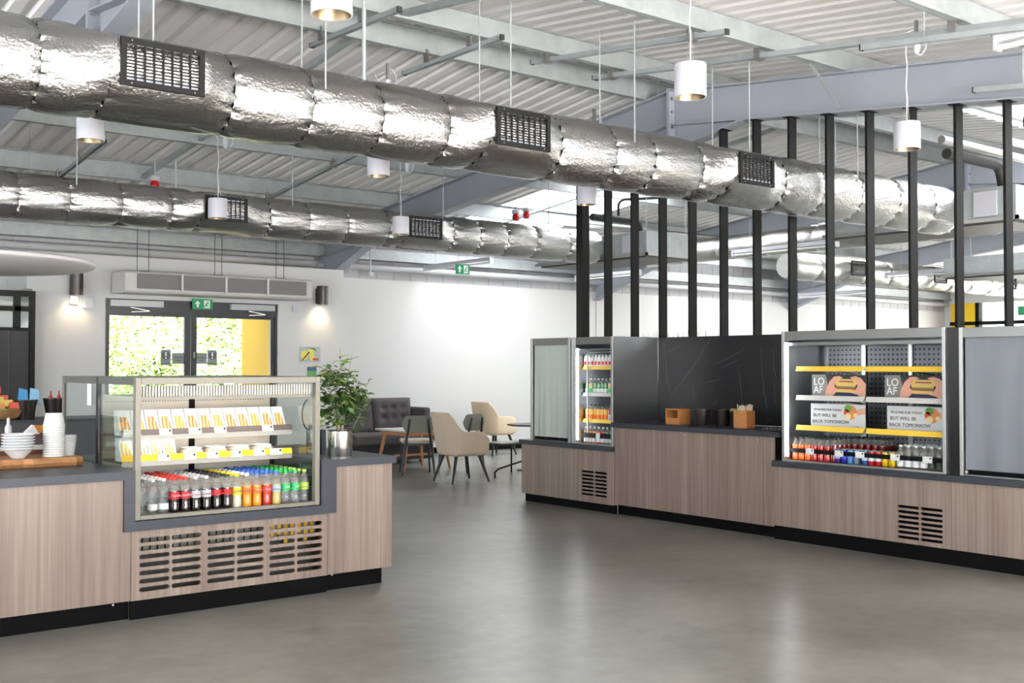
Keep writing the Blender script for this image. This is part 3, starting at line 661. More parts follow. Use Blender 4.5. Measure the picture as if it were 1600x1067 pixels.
def grille(t, x0, x1, y, z0, z1, nx=8, nz=11):
    g = MB()
    fw = .032
    g.holed([(x0, z0), (x1, z0), (x1, z1), (x0, z1)], [[(x0+fw, z0+fw), (x0+fw, z1-fw), (x1-fw, z1-fw), (x1-fw, z0+fw)]], XZ, y-.012, y+.01)
    gr = g.build('vent_grille', BARS, t)
    b = MB()
    for k in range(1, nx): xx = x0+fw+(x1-x0-2*fw)*k/nx; b.box(xx-.005, xx+.005, y-.006, y, z0+fw, z1-fw)
    for k in range(1, nz): zz = z0+fw+(z1-z0-2*fw)*k/nz; b.box(x0+fw, x1-fw, y-.002, y+.004, zz-.0035, zz+.0035)
    b.build('blades', BARS, gr)
    MB().box(x0+fw, x1-fw, y+.012, y+.014, z0+fw, z1-fw).build('backing', GBACK, gr)
    for xx in (x0+.06, x1-.06):
        for zz in (z0+.014, z1-.014): MB().cyl((xx, y-.014, zz), (xx, y-.012, zz), .004, n=6).build('screw', CHROME, gr)
duct('large crinkled foil air duct crossing the ceiling with three black grilles', [-.6, .5, 1.1, 1.734, 2.09, 2.842, 3.375, 3.892, 4.427, 4.73, 5.45, 6.02, 6.45, 7.02, 7.33, 8.12, 8.70, 9.3, 9.95, 10.6, 11.1], 6.42, 3.163, .252, [(2.122, 2.606), (4.745, 5.235), (7.352, 7.806)])
duct('far foil air duct above the entrance with two black grilles', [1.0, 1.9, 2.45, 3.0, 3.484, 4.01, 4.539, 4.84, 5.672, 6.171, 6.678, 7.257, 7.46, 8.212, 8.639, 9.094, 9.6, 10.2, 10.8], 11.6, 3.178, .228, [(4.853, 5.339), (7.46, 7.945)])
# hanging rods of the ducts
def rod(label, x, y, z0, z1, r=.005, group='duct hanger rods'):
    tag(MB().cyl((x, y, z0), (x, y, z1), r, n=6).build('hanger_rod', GALV), label, 'rod', group)
# duct hangers
ki = 0
for x in (2.34, 3.45, 4.95, 6.2, 7.6, 9.2):
    for dy, w_ in ((-.235, 'near'), (.27, 'far')):
        rod('thin hanger rod, %s side of big duct, %s from left' % (w_, ORD[ki//2]), x+(.1 if dy > 0 else 0), 6.42+dy, 3.24, soff(6.42+dy)+.4, .006); ki += 1
ki = 0
for x in (3.55, 5.95, 8.05, 9.8):
    rod('thin steel hanger rod above the far foil duct, %s from the left' % ORD[ki], x, 11.6-.18, 3.27, soff(11.42)+.4, .006); ki += 1
# thick drop rod beside the big duct
tag(MB().cyl((3.80, 6.3, 3.3), (3.80, 6.3, 4.25), .014, n=8).build('drop_pipe', GALV), 'thicker steel drop pipe behind the big foil duct left of centre', 'pipe')
# ducts beyond the fins
duct('third foil duct beyond the fins with black grilles, running to the gable', [15.2, 15.9, 16.6, 17.3, 18.0, 18.7, 19.4, 20.1, 20.8, 21.6, 22.4, 23.4, 24.4, 25.4], 11.6, 3.178, .228, [(16.6, 17.06), (19.25, 19.7), (21.9, 22.36)], n=36)
def cross_duct(label, x, z, r, ys):
    t = thing('air_duct', label, 'duct', (x, (ys[0]+ys[-1])/2, z), 'foil wrapped air ducts')
    for a, b in zip(ys[:-1], ys[1:]):
        rings = []; k = max(3, int(abs(b-a)/.05))
        for i in range(k+1):
            y = a+(b-a)*i/k; d = min(abs(y-a), abs(b-y)); rr = r-.015*math.exp(-d/.035)
            rings.append([(x+(rr+.008*math.exp(-d/.06)*vnoise(2*PI*j/32*3, y, a))*math.cos(2*PI*j/32), y, z+rr*math.sin(2*PI*j/32)) for j in range(32)])
        mb = MB(); mb.loft(rings, cap=False); mb.build('duct_section', FOIL, t, smooth=60)
    MB().cyl((x, ys[0]-.004, z), (x, ys[0], z), r*.97, n=32).cyl((x, ys[-1], z), (x, ys[-1]+.004, z), r*.97, n=32).build('end_cap', FOIL, t)
    return t
cross_duct('foil duct running across behind the black fins', 13.45, 3.34, .19, [5.0, 6.1, 7.0, 7.9, 8.8, 9.7, 10.6, 11.5, 12.3, 13.1])
# fan coil units
DKGREY = mat('shaded_underside_grey', S(60, 60, 58), .5)  # shade on the units' underside, painted in as a dark colour
def fan_unit(label, x0, x1, y0, y1, z0, z1):
    t = thing('fan_coil_unit', label, 'ventilation unit', ((x0+x1)/2, (y0+y1)/2, z0), 'ventilation units hung behind the fins')
    MB().box(x0, x1, y0, y1, z0+.03, z1).build('casing', GALV, t, bevel=.006)
    MB().box(x0+.04, x1-.04, y0+.04, y1-.04, z0, z0+.03).build('bottom_panel', DKGREY, t)
    MB().box(x0-.03, x1+.03, y0-.03, y0, z0+.02, z0+.06).box(x0-.03, x0, y0-.03, y1+.03, z0+.02, z0+.06).build('mounting_rail', CHROME, t)
    MB().box(x0-.02, x0, y0+.2, y0+.45, z0+.08, z1-.04).build('control_box', PLW, t)
    for xx in (x0+.08, x1-.08):
        for yy in (y0+.08, y1-.08): MB().cyl((xx, yy, z1), (xx, yy, soff(yy)+.4), .006, n=6).build('hanger', GALV, t)
    return t
fan_unit('galvanised ventilation unit at the end of the big foil duct', 11.1, 12.0, 5.6, 7.9, 2.98, 3.36)
fan_unit('galvanised ventilation unit at the end of the far foil duct', 10.85, 11.8, 10.6, 12.9, 2.98, 3.34)
fan_unit('ventilation unit deep behind the fins near the yellow glazing', 14.9, 15.6, 6.6, 8.6, 2.75, 3.05)
def pipe(name, label, pts, r, m, cat='pipe', group=None, n=10):
    P_ = [Vector(p) for p in pts]; out = [P_[0]]
    for a, b, c in zip(P_[:-2], P_[1:-1], P_[2:]):
        d0 = min(.12, (b-a).length*.45); d1 = min(.12, (c-b).length*.45); s = b+(a-b).normalized()*d0; e = b+(c-b).normalized()*d1
        for k in range(6):
            u = k/5; out.append(s*(1-u)**2+b*2*u*(1-u)+e*u*u)
    out.append(P_[-1])
    return tag(MB().tube(out, r, n).build(name, m, smooth=True), label, cat, group)
LAG = mat('black_pipe_lagging', S(22, 23, 23), .8)
pipe('lagged_pipe', 'thick black insulated pipe bending over the end of the big duct', [(10.3, 5.9, 3.62), (11.35, 5.9, 3.62), (11.45, 5.9, 3.3)], .055, LAG, group='black insulated pipes')
pipe('lagged_pipe', 'black insulated pipe loop above the far foil duct end', [(10.4, 11.2, 3.55), (11.3, 11.2, 3.55), (11.35, 11.2, 3.3)], .05, LAG, group='black insulated pipes')
pipe('lagged_pipe', 'slim black hooked pipe seen between the last two fins', [(11.2, 5.55, 3.95), (11.2, 5.55, 4.08), (11.5, 5.55, 4.1), (11.5, 5.55, 3.45)], .02, LAG, group='black insulated pipes')
pipe('lagged_pipe', 'slim black hooked pipe above the far duct between fins', [(11.0, 11.3, 3.62), (11.0, 11.3, 3.85), (12.0, 10.9, 3.95)], .02, LAG, group='black insulated pipes')
pipe('steel_pipe', 'pale steel pipe running high behind the rightmost fins', [(10.9, 6.3, 3.9), (15.5, 6.3, 3.9)], .045, CHROME, group='pale pipes behind the fins')
pipe('steel_pipe', 'white pipe running along behind the fins to the right edge', [(10.9, 5.6, 3.78), (14, 5.6, 3.78)], .04, PLW, group='pale pipes behind the fins')
pipe('steel_pipe', 'long steel pipe between the far duct and the fins', [(11.2, 12.2, 3.62), (14.6, 12.2, 3.62), (14.6, 6.5, 3.62)], .035, CHROME, group='pale pipes behind the fins')
# channels, trays
def channel(label, x, y0, y1, drop=.05, w_=.041, name='channel_strut', m=GALV, group='steel channel struts under the roof'):
    t = thing(name, label, 'channel', (x, (y0+y1)/2, soff((y0+y1)/2)), group); mb = MB()
    ys = sorted((y0, y1)); cuts = ys
    for a, b in zip(cuts[:-1], cuts[1:]):
        za = soff(a)+.37-drop; zb = soff(b)+.37-drop
        mb.beam((x, a, za+.018), (x, b, zb+.018), w_, .003).beam((x-w_/2, a, za), (x-w_/2, b, zb), .003, .041).beam((x+w_/2, a, za), (x+w_/2, b, zb), .003, .041)
    mb.build('channel_body', m, t)
    for a in (y0, y1): MB().box(x-w_/2-.002, x+w_/2+.002, a-.006, a+.006, soff(a)+.37-drop-.022, soff(a)+.37-drop+.022).build('end_cap', LAG, t)
    for a in [p for p in (4.2, 5.95, 7.72, 8.38, 10.1, 11.82, 13.55) if ys[0]-.05 < p < ys[1]+.05]:
        if drop > .1: MB().cyl((x, a, soff(a)+.37-drop), (x, a, soff(a)+.40), .005, n=6).build('hanger', GALV, t); continue
        MB().box(x-.045, x-.028, a-.03, a+.03, soff(a)+.37-drop-.03, soff(a)+.40).box(x-.045, x+.03, a-.03, a+.03, soff(a)+.37-drop-.034, soff(a)+.37-drop-.028).build('clamp', CHROME, t)
    return t
channel('steel strut with black end cap beside the near left pendant', 4.66, 7.2, 8.6)
channel('steel strut across two purlins above the middle grille', 6.62, 5.6, 7.95)
channel('long perforated cable tray from the ridge towards the right', 7.45, 1.0, 7.98, .06, .07, 'cable_tray', group='cable trays')
channel('dark strut under the far roof slope left of the first far grille', 4.02, 12.0, 13.7)
channel('dark strut under the far roof slope behind the middle pendant', 6.72, 10.0, 13.7)
channel('strut hanging on rods near the right pendant', 7.05, 3.4, 4.7, .2)
channel('strut hanging on rods at the upper right edge', 8.45, 3.2, 4.6, .30)
channel('strut over the third pendant row by the ridge', 5.75, 7.3, 8.8)
# diagonal fly brace from purlin to the rafter over the fins
tag(MB().beam((8.1, 5.95, soff(5.95)+.40), (8.56, 5.95, soff(5.95)+.04), .035, .005).build('fly_brace', GALV), 'short diagonal steel brace from purlin to the beam over the fins', 'brace', 'diagonal purlin braces')
tag(MB().beam((8.1, 10.1, soff(10.1)+.40), (8.56, 10.1, soff(10.1)+.04), .035, .005).build('fly_brace', GALV), 'short diagonal steel brace on the far roof slope', 'brace', 'diagonal purlin braces')

# ---- pendants
GOLD = mat('bronze_reflector', (.20, .155, .095, 1), .42, 1)
def pendant_proto():
    t = thing('pendant_lamp', 'white cylinder pendant lamp', 'pendant lamp', (0, 0, 0), 'white cylinder pendant lamps')
    m = MB(); m.lathe([(.092, .0), (.1, 0), (.1, .2), (.097, .206), (.0, .206)], n=36, cap0=False, cap1=False); m.build('shade', PLW, t, smooth=True)
    m = MB(); m.lathe([(.0925, .001), (.075, .06), (.05, .11), (.0, .115)], n=36, cap0=False, cap1=False); m.build('reflector', GOLD, t, smooth=True)
    pts = [(0, 0, .206)]+[(.006*math.sin(k*1.7), .004*math.sin(k*2.3), .206+k*.09) for k in range(1, 8)]+[(.0, .02, .86), (-.02, .03, .9)]
    MB().tube(pts, .005, 6).build('cable', PLW, t, smooth=True)
    MB().cyl((.035, 0, .206), (.012, 0, .42), .0012, n=4).cyl((-.035, 0, .206), (-.012, 0, .42), .0012, n=4).build('wire', CHROME, t)
    m = MB(); m.lathe([(.012, 0), (.024, .02), (.03, .06), (.03, .11), (.02, .115)], (.06, -.05, .74), n=14); m.build('plug', PLW, t, smooth=True)
    pts = [(.06, -.05, .745)]+[(.06+.06*math.sin(a), -.05-.05*math.sin(a), .74-.0+.1-.12*math.cos(a)) for a in [k*PI/8 for k in range(1, 8)]]+[(.0, .02, .9)]
    MB().tube(pts, .005, 6).build('cable_loop', PLW, t, smooth=True)
    MB().box(.045, .075, -.06, -.04, .855, 1.0).build('plug_bracket', CHROME, t)
    return t
pp = pendant_proto()
PEND = [(2.62, 4.64, 'white cylinder pendant lamp cut by the top edge near the big duct'), (5.17, 4.67, 'large white pendant lamp hanging before the steel beam apex'), (7.72, 4.75, 'white pendant lamp hanging in front of the fins at right'),
        (2.70, 8.37, 'white pendant lamp just under the big duct at the far left'), (5.19, 8.35, 'white pendant lamp just under the big duct in the middle'), (7.80, 8.48, 'white pendant lamp in front of the thick end post'),
        (4.91, 11.1, 'white pendant lamp in front of the far duct left grille'), (7.21, 11.1, 'white pendant lamp in front of the far duct right grille')]
for i, (x, y, l) in enumerate(PEND):
    zp = 3.17 if y < 11 else 3.058
    if i == 0: pp.location = (x, y, zp); pp['label'] = l
    else: dup(pp, (x, y, zp), None, l)

# ---- fluorescent battens, exit signs, alarm beacons
TUBE = mat('fluorescent_tube_off', S(238, 240, 240), .3)
def batten(label, x, y0, y1, z):
    t = thing('batten_light', label, 'strip light', (x, (y0+y1)/2, z), 'bare tube strip lights')
    MB().box(x-.03, x+.03, y0, y1, z+.05, z+.1).build('body', PLW, t)
    for dx in (-.02, .02): MB().cyl((x+dx, y0+.02, z+.02), (x+dx, y1-.02, z+.02), .013, n=10).build('tube', TUBE, t, smooth=True)
    for a in (y0, y1): MB().box(x-.04, x+.04, a-.012, a+.012, z, z+.1).build('end_cap', PLW, t)
    for a in (y0+.3, y1-.3): MB().cyl((x, a, z+.1), (x, a, soff(a)+.4), .003, n=5).build('hanger', GALV, t)
batten('bare strip light hanging by the green exit sign above the white wall', 10.5, 13.6, 15.4, 3.08)
batten('bare strip light behind the thick black end post', 13.9, 13.75, 15.4, 3.08)
batten('bare strip light behind the middle fins above the far wall', 17.3, 11.4, 12.9, 2.76)
batten('bare strip light seen between two right fins', 17.2, 9.1, 11.0, 3.02)
batten('strip light at the top right corner', 7.2, 2.4, 3.75, 3.62)
batten('bare strip light over the far foil duct beyond the fins', 12.9, 9.0, 10.8, 3.12)
def exit_sign(label, x0, x1, y, z0, z1, rods=None):
    t = thing('exit_sign', label, 'exit sign', ((x0+x1)/2, y, z0), 'green running man exit signs')
    MB().box(x0, x1, y, y+.02, z0, z1).build('panel', GREENSIGN, t)
    w_ = x1-x0; h = z1-z0; yy = y-.001
    ar = [(.1, .5), (.25, .85), (.4, .5), (.3, .5), (.3, .18), (.2, .18), (.2, .5)]
    MB().ext([(x0+u*w_, z0+v*h) for u, v in ar], XZ, yy-.001, yy).build('arrow', WHITEPRINT, t)
    MB().box(x0+.56*w_, x0+.86*w_, yy-.001, yy, z0+.12*h, z0+.88*h).build('doorway', WHITEPRINT, t)
    man = MB()
    for pl in ([(.62, .55), (.74, .62), (.76, .56), (.63, .49)], [(.66, .58), (.74, .6), (.70, .36), (.63, .38)], [(.70, .40), (.80, .30), (.78, .22), (.66, .34)], [(.64, .40), (.68, .34), (.58, .18), (.54, .2)], [(.72, .6), (.8, .5), (.83, .52), (.75, .65)]):
        man.ext([(x0+u*w_, z0+v*h) for u, v in pl], XZ, yy-.002, yy-.001)
    man.ext([(x0+(.75+.035*math.cos(a))*w_, z0+(.72+.07*math.sin(a))*h) for a in [k*PI/5 for k in range(10)]], XZ, yy-.002, yy-.001)
    man.build('running_figure', GREENSIGN, t)
    if rods:
        for xx in (x0+.04, x1-.04): MB().cyl((xx, y+.01, z1), (xx, y+.01, rods), .003, n=5).build('hanger', GALV, t)
exit_sign('green exit sign with up arrow above the glass doors', 6.01, 6.296, 14.38, 2.262, 2.40)
exit_sign('green exit sign hanging below the strip light at the white wall', 9.76, 10.01, 13.5, 2.877, 3.028, soff(13.5)+.4)
t = thing('exit_sign', 'small green exit sign at the far right glazing', 'exit sign', (26.9, 13.3, 2.75), 'green running man exit signs')
MB().box(26.9, 26.92, 13.15, 13.55, 2.75, 2.97).build('panel', GREENSIGN, t); MB().box(26.895, 26.899, 13.2, 13.32, 2.79, 2.93).build('pictogram', WHITEPRINT, t)
REDL = mat('red_lens', S(190, 20, 25), .3)
def beacon(label, x, y, z):
    t = thing('alarm_beacon', label, 'alarm', (x, y, z), 'red alarm beacons under the roof')
    MB().lathe([(.035, 0), (.05, .02), (.05, .07), (.035, .1)], (x, y, z), 14).build('lens', REDL, t, smooth=True)
    MB().lathe([(.055, .1), (.055, .15), (.03, .16)], (x, y, z), 14).build('base', PLW, t)
    MB().cyl((x, y, z+.16), (x, y, soff(y)+.4), .008, n=6).build('stem', GALV, t)
beacon('red alarm beacon hanging beyond the far duct, right one of the pair', 10.3, 12.5, 3.65)
beacon('slim red call point lamp left of the red beacon beyond the far duct', 10.1, 12.5, 3.60)
beacon('red alarm beacon above the far duct at the left', 4.76, 12.5, 3.52)
t = thing('smoke_dome', 'white dome detector above the far duct left of its grille', 'detector', (5.1, 12.6, 3.5))
MB().lathe([(.02, -.04), (.1, -.02), (.14, .01), (.14, .04)], (5.05, 12.6, 3.52), 20).build('dome', PLW, t, smooth=True); MB().cyl((5.05, 12.6, 3.55), (5.05, 12.6, soff(12.6)+.4), .012, n=6).build('stem', PLW, t)
# ================================================================ entrance doors and wall fittings
DF = mat('door_frame_anthracite', S(30, 33, 35), .4)
d = sempty('door_1', 'dark framed glazed double entrance doors')
MB().box(4.877, 4.915, 14.47, 14.56, 0, 2.36).box(7.268, 7.306, 14.47, 14.56, 0, 2.36).box(4.877, 7.306, 14.46, 14.57, 2.196, 2.372).build('door_frame', DF, d)
for a, b in ((4.92, 6.025), (6.035, 7.263)):
    lf = MB(); lf.holed([(a, .01), (b, .01), (b, 2.2), (a, 2.2)], [[(a+(.012 if a < 5 else .08), .18), (a+(.012 if a < 5 else .08), 2.15), (b-(.085 if a < 5 else .05), 2.15), (b-(.085 if a < 5 else .05), .18)]], XZ, 14.48, 14.53)
    l = lf.build('door_leaf', DF, d)
    MB().box(a+.01, b-.05, 14.502, 14.508, .18, 2.15).build('pane', GLASS, l)
    hx = b-.04 if a < 5 else a+.04
    MB().box(hx-.012, hx+.012, 14.46, 14.48, 1.05, 1.15).build('handle_plate', CHROME, l)
    c0, c1 = (4.92, 5.62) if a < 5 else (6.58, 7.24)
    cl = MB().box(c0, c1, 14.40, 14.47, 2.27, 2.35).build('door_closer', mat('closer_grey', S(186, 188, 190), .4, .3), d)
    MB().beam((c0+.27, 14.43, 2.26), (c0+.5, 14.38, 2.215), .02, .01).beam((c0+.28, 14.43, 2.20), (c0+.5, 14.38, 2.212), .02, .01).build('closer_arm', CHROME, cl)
MB().box(6.055, 6.075, 14.44, 14.475, 1.60, 1.68).build('lock_box', CHROME, d)
MB().box(7.30, 7.34, 14.43, 14.45, 1.63, 1.74).build('push_plate', PLW, d)
SGN = clear('grey_glass_sticker', (.5, .51, .53, 1), .5, .3, .8, (.33, .34, .36, 1)); SG2 = clear('grey_sticker_text', (.4, .42, .45, 1), .5, .3, .85, (.14, .15, .17, 1))
for (x0, x1, big) in ((5.62, 5.76, 1), (5.775, 5.955, 0), (6.11, 6.27, 0), (6.275, 6.415, 1)):
    z0, z1 = (1.50, 1.71) if big else (1.52, 1.67)
    t = thing('door_sticker', 'grey %s on the %s glass door' % ('notice with exclamation mark' if big else 'text panel', 'left' if x0 < 6 else 'right'), 'sticker', ((x0+x1)/2, 14.49, z0), 'grey stickers on the glass doors')
    MB().box(x0, x1, 14.496, 14.499, z0, z1).build('sheet', SGN, t)
    if big:
        cx = (x0+x1)/2; cz = z1-.075
        MB().cyl((cx, 14.4955, cz), (cx, 14.494, cz), .058, n=24).build('disc', SG2, t)
        MB().box(cx-.011, cx+.011, 14.4925, 14.494, cz-.012, cz+.045).box(cx-.011, cx+.011, 14.4925, 14.494, cz-.045, cz-.025).build('exclamation_mark', WHITEPRINT, t)
        MB().box(x0+.015, x1-.015, 14.494, 14.4955, z0+.02, z0+.032).build('print_line', SG2, t)
    else:
        text_mesh('Automatic', .03, INK, 'lettering', t, ((x0+x1)/2, 14.494, z1-.06), (1, 0, 0), (0, 0, 1)); text_mesh('door', .03, INK, 'lettering', t, ((x0+x1)/2, 14.494, z1-.1), (1, 0, 0), (0, 0, 1))
# air curtain
t = thing('air_curtain', 'long grey air curtain heater above the glass doors', 'heater', (6.2, 14.15, 2.42))
CAS = mat('air_curtain_casing', S(205, 203, 200), .45); GRL = mat('air_curtain_mesh', S(104, 103, 104), .6, bump=.3, bscale=400)
MB().ext(rrect(13.85+.06, 14.40, 2.42, 2.70, .05, 5), YZ, 4.93, 7.56).build('casing', CAS, t, smooth=True)
for k in range(4):
    a = 5.08+k*.605; MB().box(a, a+.57, 13.895, 13.915, 2.475, 2.665).build('intake_grille', GRL, t, bevel=.004)
for k in range(3): MB().box(5.08+.5725+k*.605, 5.08+.6025+k*.605, 13.885, 13.915, 2.46, 2.68).build('rib', CAS, t)
for x in (5.15, 5.3, 6.2, 6.3, 7.1, 7.22): MB().cyl((x, 14.1, 2.7), (x, 14.1, soff(14.1)+.4), .004, n=5).build('hanger_wire', BLKMET, t)
for x in (5.25, 6.25, 7.18): MB().box(x-.06, x+.06, 14.07, 14.13, 2.70, 2.715).build('hanger_clip', BLKMET, t)
# wall lights
BRZ = mat('dark_bronze_metal', S(66, 61, 58), .45, .5)
for i, x in enumerate((4.465, 7.963)):
    t = thing('wall_light', 'dark cylinder wall light glowing downward %s of the doors' % ('left', 'right')[i], 'wall light', (x, 14.38, 2.38), 'dark cylinder wall lights')
    MB().lathe([(.072, 0), (.08, 0), (.08, .27), (.0, .272)], (x, 14.33, 2.385), 28, cap0=False, cap1=False).build('cylinder', BRZ, t, smooth=True)
    MB().box(x-.05, x+.05, 14.40, 14.45, 2.40, 2.62).build('back_plate', BRZ, t)
    MB().lathe([(.0, 0), (.068, 0)], (x, 14.33, 2.40), 20, cap0=False, cap1=False).build('lens', mat('warm_lens', (1, 1, 1, 1), .4, emit=8, ecol=(1, .86, .62, 1)), t)
    l = bpy.data.lights.new('wall_light_bulb', 'SPOT'); l.energy = 6; l.color = (1, .74, .42); l.spot_size = math.radians(110); l.spot_blend = .7; l.shadow_soft_size = .05
    lo = bpy.data.objects.new('wall_light_bulb', l); C.objects.link(lo); lo.location = (x, 14.34, 2.375); lo.rotation_euler = (math.radians(12), 0, 0)
for x, z, l in ((4.83-.19, 2.30, 'square white wall plate left of the doors'), (7.58, 2.32, 'white control box on the wall right of the doors'), (4.466, 2.325, 'small white box under the left wall light')):
    s = .07 if z < 2.31 else .05
    t = thing('wall_plate', l, 'wall plate', (x, 14.44, z)); MB().box(x-s, x+s, 14.42, 14.45, z-s, z+s).build('plate', PLW, t, bevel=.005); MB().box(x-s*.3, x+s*.3, 14.415, 14.42, z-s*.2, z+s*.3).build('rocker', CAS, t)
# poster and notices on the wall
def flat_poly(t, pts, m, y, nm): MB().ext(pts, XZ, y-.001, y).build(nm, m, t)
t = thing('wall_poster', 'colourful lemon picture taped to the wall beside the ficus', 'poster', (7.84, 14.44, 1.55))
MB().box(7.66, 7.99, 14.442, 14.45, 1.55, 1.775).build('sheet', mat('poster_blue_grey', S(170, 182, 186), .6), t)
def blob(cx, cz, rx, rz, n=14): return [(cx+rx*math.cos(2*PI*k/n), cz+rz*math.sin(2*PI*k/n)) for k in range(n)]
LEM = mat('lemon_print', S(228, 212, 92), .6)
for cx, cz, rx, rz in ((7.73, 1.65, .06, .07), (7.83, 1.69, .06, .05), (7.86, 1.61, .05, .045)): flat_poly(t, blob(cx, cz, rx, rz), LEM, 14.4415, 'lemon')
flat_poly(t, [(7.68, 1.57), (7.70, 1.57), (7.82, 1.69), (7.80, 1.70)], INK, 14.4405, 'stroke'); flat_poly(t, [(7.75, 1.76), (7.90, 1.75), (7.93, 1.70), (7.88, 1.73)], mat('leaf_print', S(66, 110, 70), .6), 14.4405, 'leaf')
flat_poly(t, blob(7.91, 1.59, .05, .02), mat('red_print', S(190, 80, 70), .6), 14.4405, 'berries')
t = thing('wall_notice', 'small blue green and red notice on the wall above the display case', 'notice', (7.9, 14.44, 1.2))
for z0, z1, c in ((1.42, 1.48, S(60, 84, 130)), (1.34, 1.42, S(96, 160, 90)), (1.29, 1.34, S(150, 60, 66)), (1.1, 1.29, S(225, 225, 225))): MB().box(7.78, 7.93, 14.444, 14.45, z0, z1).build('band', mat('notice_%d' % int(z0*100), c, .6), t)
# dark glazed screen at far left
t = thing('glazed_screen', 'black framed glazed screen at the far left edge', 'screen', (3.3, 14.3, 0))
MB().box(3.90, 3.96, 14.28, 14.36, 0, 2.41).box(2.0, 3.90, 14.28, 14.36, 2.34, 2.41).box(2.0, 3.9, 14.28, 14.36, 2.16, 2.22).box(3.72, 3.79, 14.28, 14.36, 1.95, 2.34).box(2.0, 3.9, 14.28, 14.36, 1.92, 1.96).build('frame', BLKMET, t)
DKP = mat('dark_curtain_panel', S(30, 30, 34), .6)
for k in range(8): MB().box(2.0+k*.24, 2.0+k*.24+.225, 14.30+.02*(k % 2), 14.33+.02*(k % 2), 0, 1.92).build('dark_panel', DKP, t)
MB().box(2.0, 3.9, 14.315, 14.32, 1.96, 2.34).build('pane', GLASS, t)
# suspended white raft
t = thing('ceiling_raft', 'white suspended ceiling disc cut by the left edge', 'ceiling panel', (2.4, 11.2, 2.5))
cxr, cyr, rr_ = 2.47, 11.82, 1.34
MB().lathe([(rr_-.03, -.02), (rr_, 0), (rr_, .03), (rr_-.02, .04)], (cxr, cyr, 2.49), 72).build('disc', mat('raft_white', S(232, 229, 230), .7), t, smooth=35)
for a in (.4, 2.3, 4.2): MB().cyl((cxr+.9*math.cos(a), cyr+.9*math.sin(a), 2.53), (cxr+.9*math.cos(a), cyr+.9*math.sin(a), 4.0), .002, n=4).build('wire', GALV, t)
tag(MB().box(3.02, 3.14, 10.93, 10.98, 2.532, 2.55).build('raft_clip', BLKMET), 'small black clip on top of the white ceiling disc', 'clip')
# sensors at the end of the back wall
pipe('conduit_loop', 'grey conduit loop with detector at the top of the entrance wall corner', [(8.5, 15.5, 2.95), (8.5, 15.5, 3.12), (9.1, 15.5, 3.12), (9.1, 15.5, 2.98), (8.6, 15.5, 2.98)], .012, GALV)
t = thing('detector', 'small round white detector on a drop rod by the wall corner', 'detector', (9.3, 15.2, 2.9)); MB().cyl((9.3, 15.2, 2.98), (9.3, 15.2, soff(15.2)+.4), .012, n=8).build('stem', GALV, t); MB().lathe([(.02, -.03), (.05, -.02), (.055, .03), (.02, .04)], (9.3, 15.2, 2.95), 16).build('head', PLW, t, smooth=True)

# ================================================================ outside
struct(MB().box(-14, 45, 16.2, 45, -.2, -.03).build('ground_outside', mat('pale_paving', S(205, 200, 188), .8, var=.08, vscale=3)), 'pale sunlit paving outside')
o = MB().box(7.46, 7.52, 14.62, 15.95, 0, 2.5).build('yellow_jamb', mat('ochre_yellow_panel', S(204, 164, 4), .7)); struct(o, 'yellow side panel of the entrance porch'); o.name = 'trim_1'
def leaf_mat(nm, c, tr=.35):
    m, nt, b, out = nodes(nm); L = nt.links.new
    b.inputs['Base Color'].default_value = c; b.inputs['Roughness'].default_value = .5
    t_ = N(nt, 'ShaderNodeBsdfTranslucent'); t_.inputs[0].default_value = (min(1, c[0]*1.5), min(1, c[1]*1.4), c[2]*.7, 1)
    mx = N(nt, 'ShaderNodeMixShader'); mx.inputs[0].default_value = tr; L(b.outputs[0], mx.inputs[1]); L(t_.outputs[0], mx.inputs[2]); L(mx.outputs[0], out.inputs[0])
    return m
LV1 = leaf_mat('sunlit_leaves', S(66, 84, 24)); LV2 = leaf_mat('olive_leaves', S(50, 70, 20))
def bush(label, cx, cy_, rx, ry, h, n, m, nm='garden_bush', cat='bush'):
    t = thing(nm, label, cat, (cx, cy_, -.03), 'shrubs and trees outside the glass')
    mb = MB(); rnd = random.Random(int(cx*100))
    for k in range(n):
        a = rnd.random()*2*PI; u = rnd.random()**.4; zz = rnd.random()
        pr = math.sin(PI*min(1, zz*.85+.12))**.6
        p = Vector((cx+rx*u*pr*math.cos(a), cy_+ry*u*pr*math.sin(a), h*zz))
        d1 = Vector((rnd.uniform(-1, 1), rnd.uniform(-1, 1), rnd.uniform(-.6, .6))).normalized(); d2 = d1.cross(Vector((rnd.uniform(-1, 1), rnd.uniform(-1, 1), rnd.uniform(-1, 1)))).normalized()
        s = rnd.uniform(.06, .13); mb.add([p, p+d1*s+d2*s*.4, p+d1*s*2, p+d1*s-d2*s*.4], [(0, 1, 2, 3)])
    f = mb.build('foliage', m, t, fix=False); f['kind'] = 'stuff'
    MB().cyl((cx, cy_, -.03), (cx, cy_, h*.6), .06, .03, n=8).build('stem', mat('bark', S(96, 80, 62), .9), t)
bush('pale sunlit bush seen through the left glass door', 7.3, 25.0, 2.0, 1.5, 4.2, 3000, LV1)
bush('olive bush behind the centre of the glass doors', 10.6, 26.5, 2.1, 1.6, 4.2, 3000, LV2)
bush('sunlit bush seen through the right glass door', 13.2, 26.0, 2.1, 1.5, 4.6, 3000, LV1)
bush('low green bush in front of the hedge outside the doors', 9.3, 24.0, .9, .6, 1.7, 1200, LV2)
bush('tall tree far outside the entrance', 9.0, 33, 4.6, 3, 7.5, 4200, LV1, 'garden_tree', 'tree')
bush('tall tree far outside right of the entrance', 19, 34, 5, 3, 7.5, 4200, LV2, 'garden_tree', 'tree')
struct(MB().box(27.6, 45, -6, 16.2, -.2, -.03).build('ground_gable', mat('pale_paving', S(205, 200, 188), .8)), 'pale paving beyond the gable')
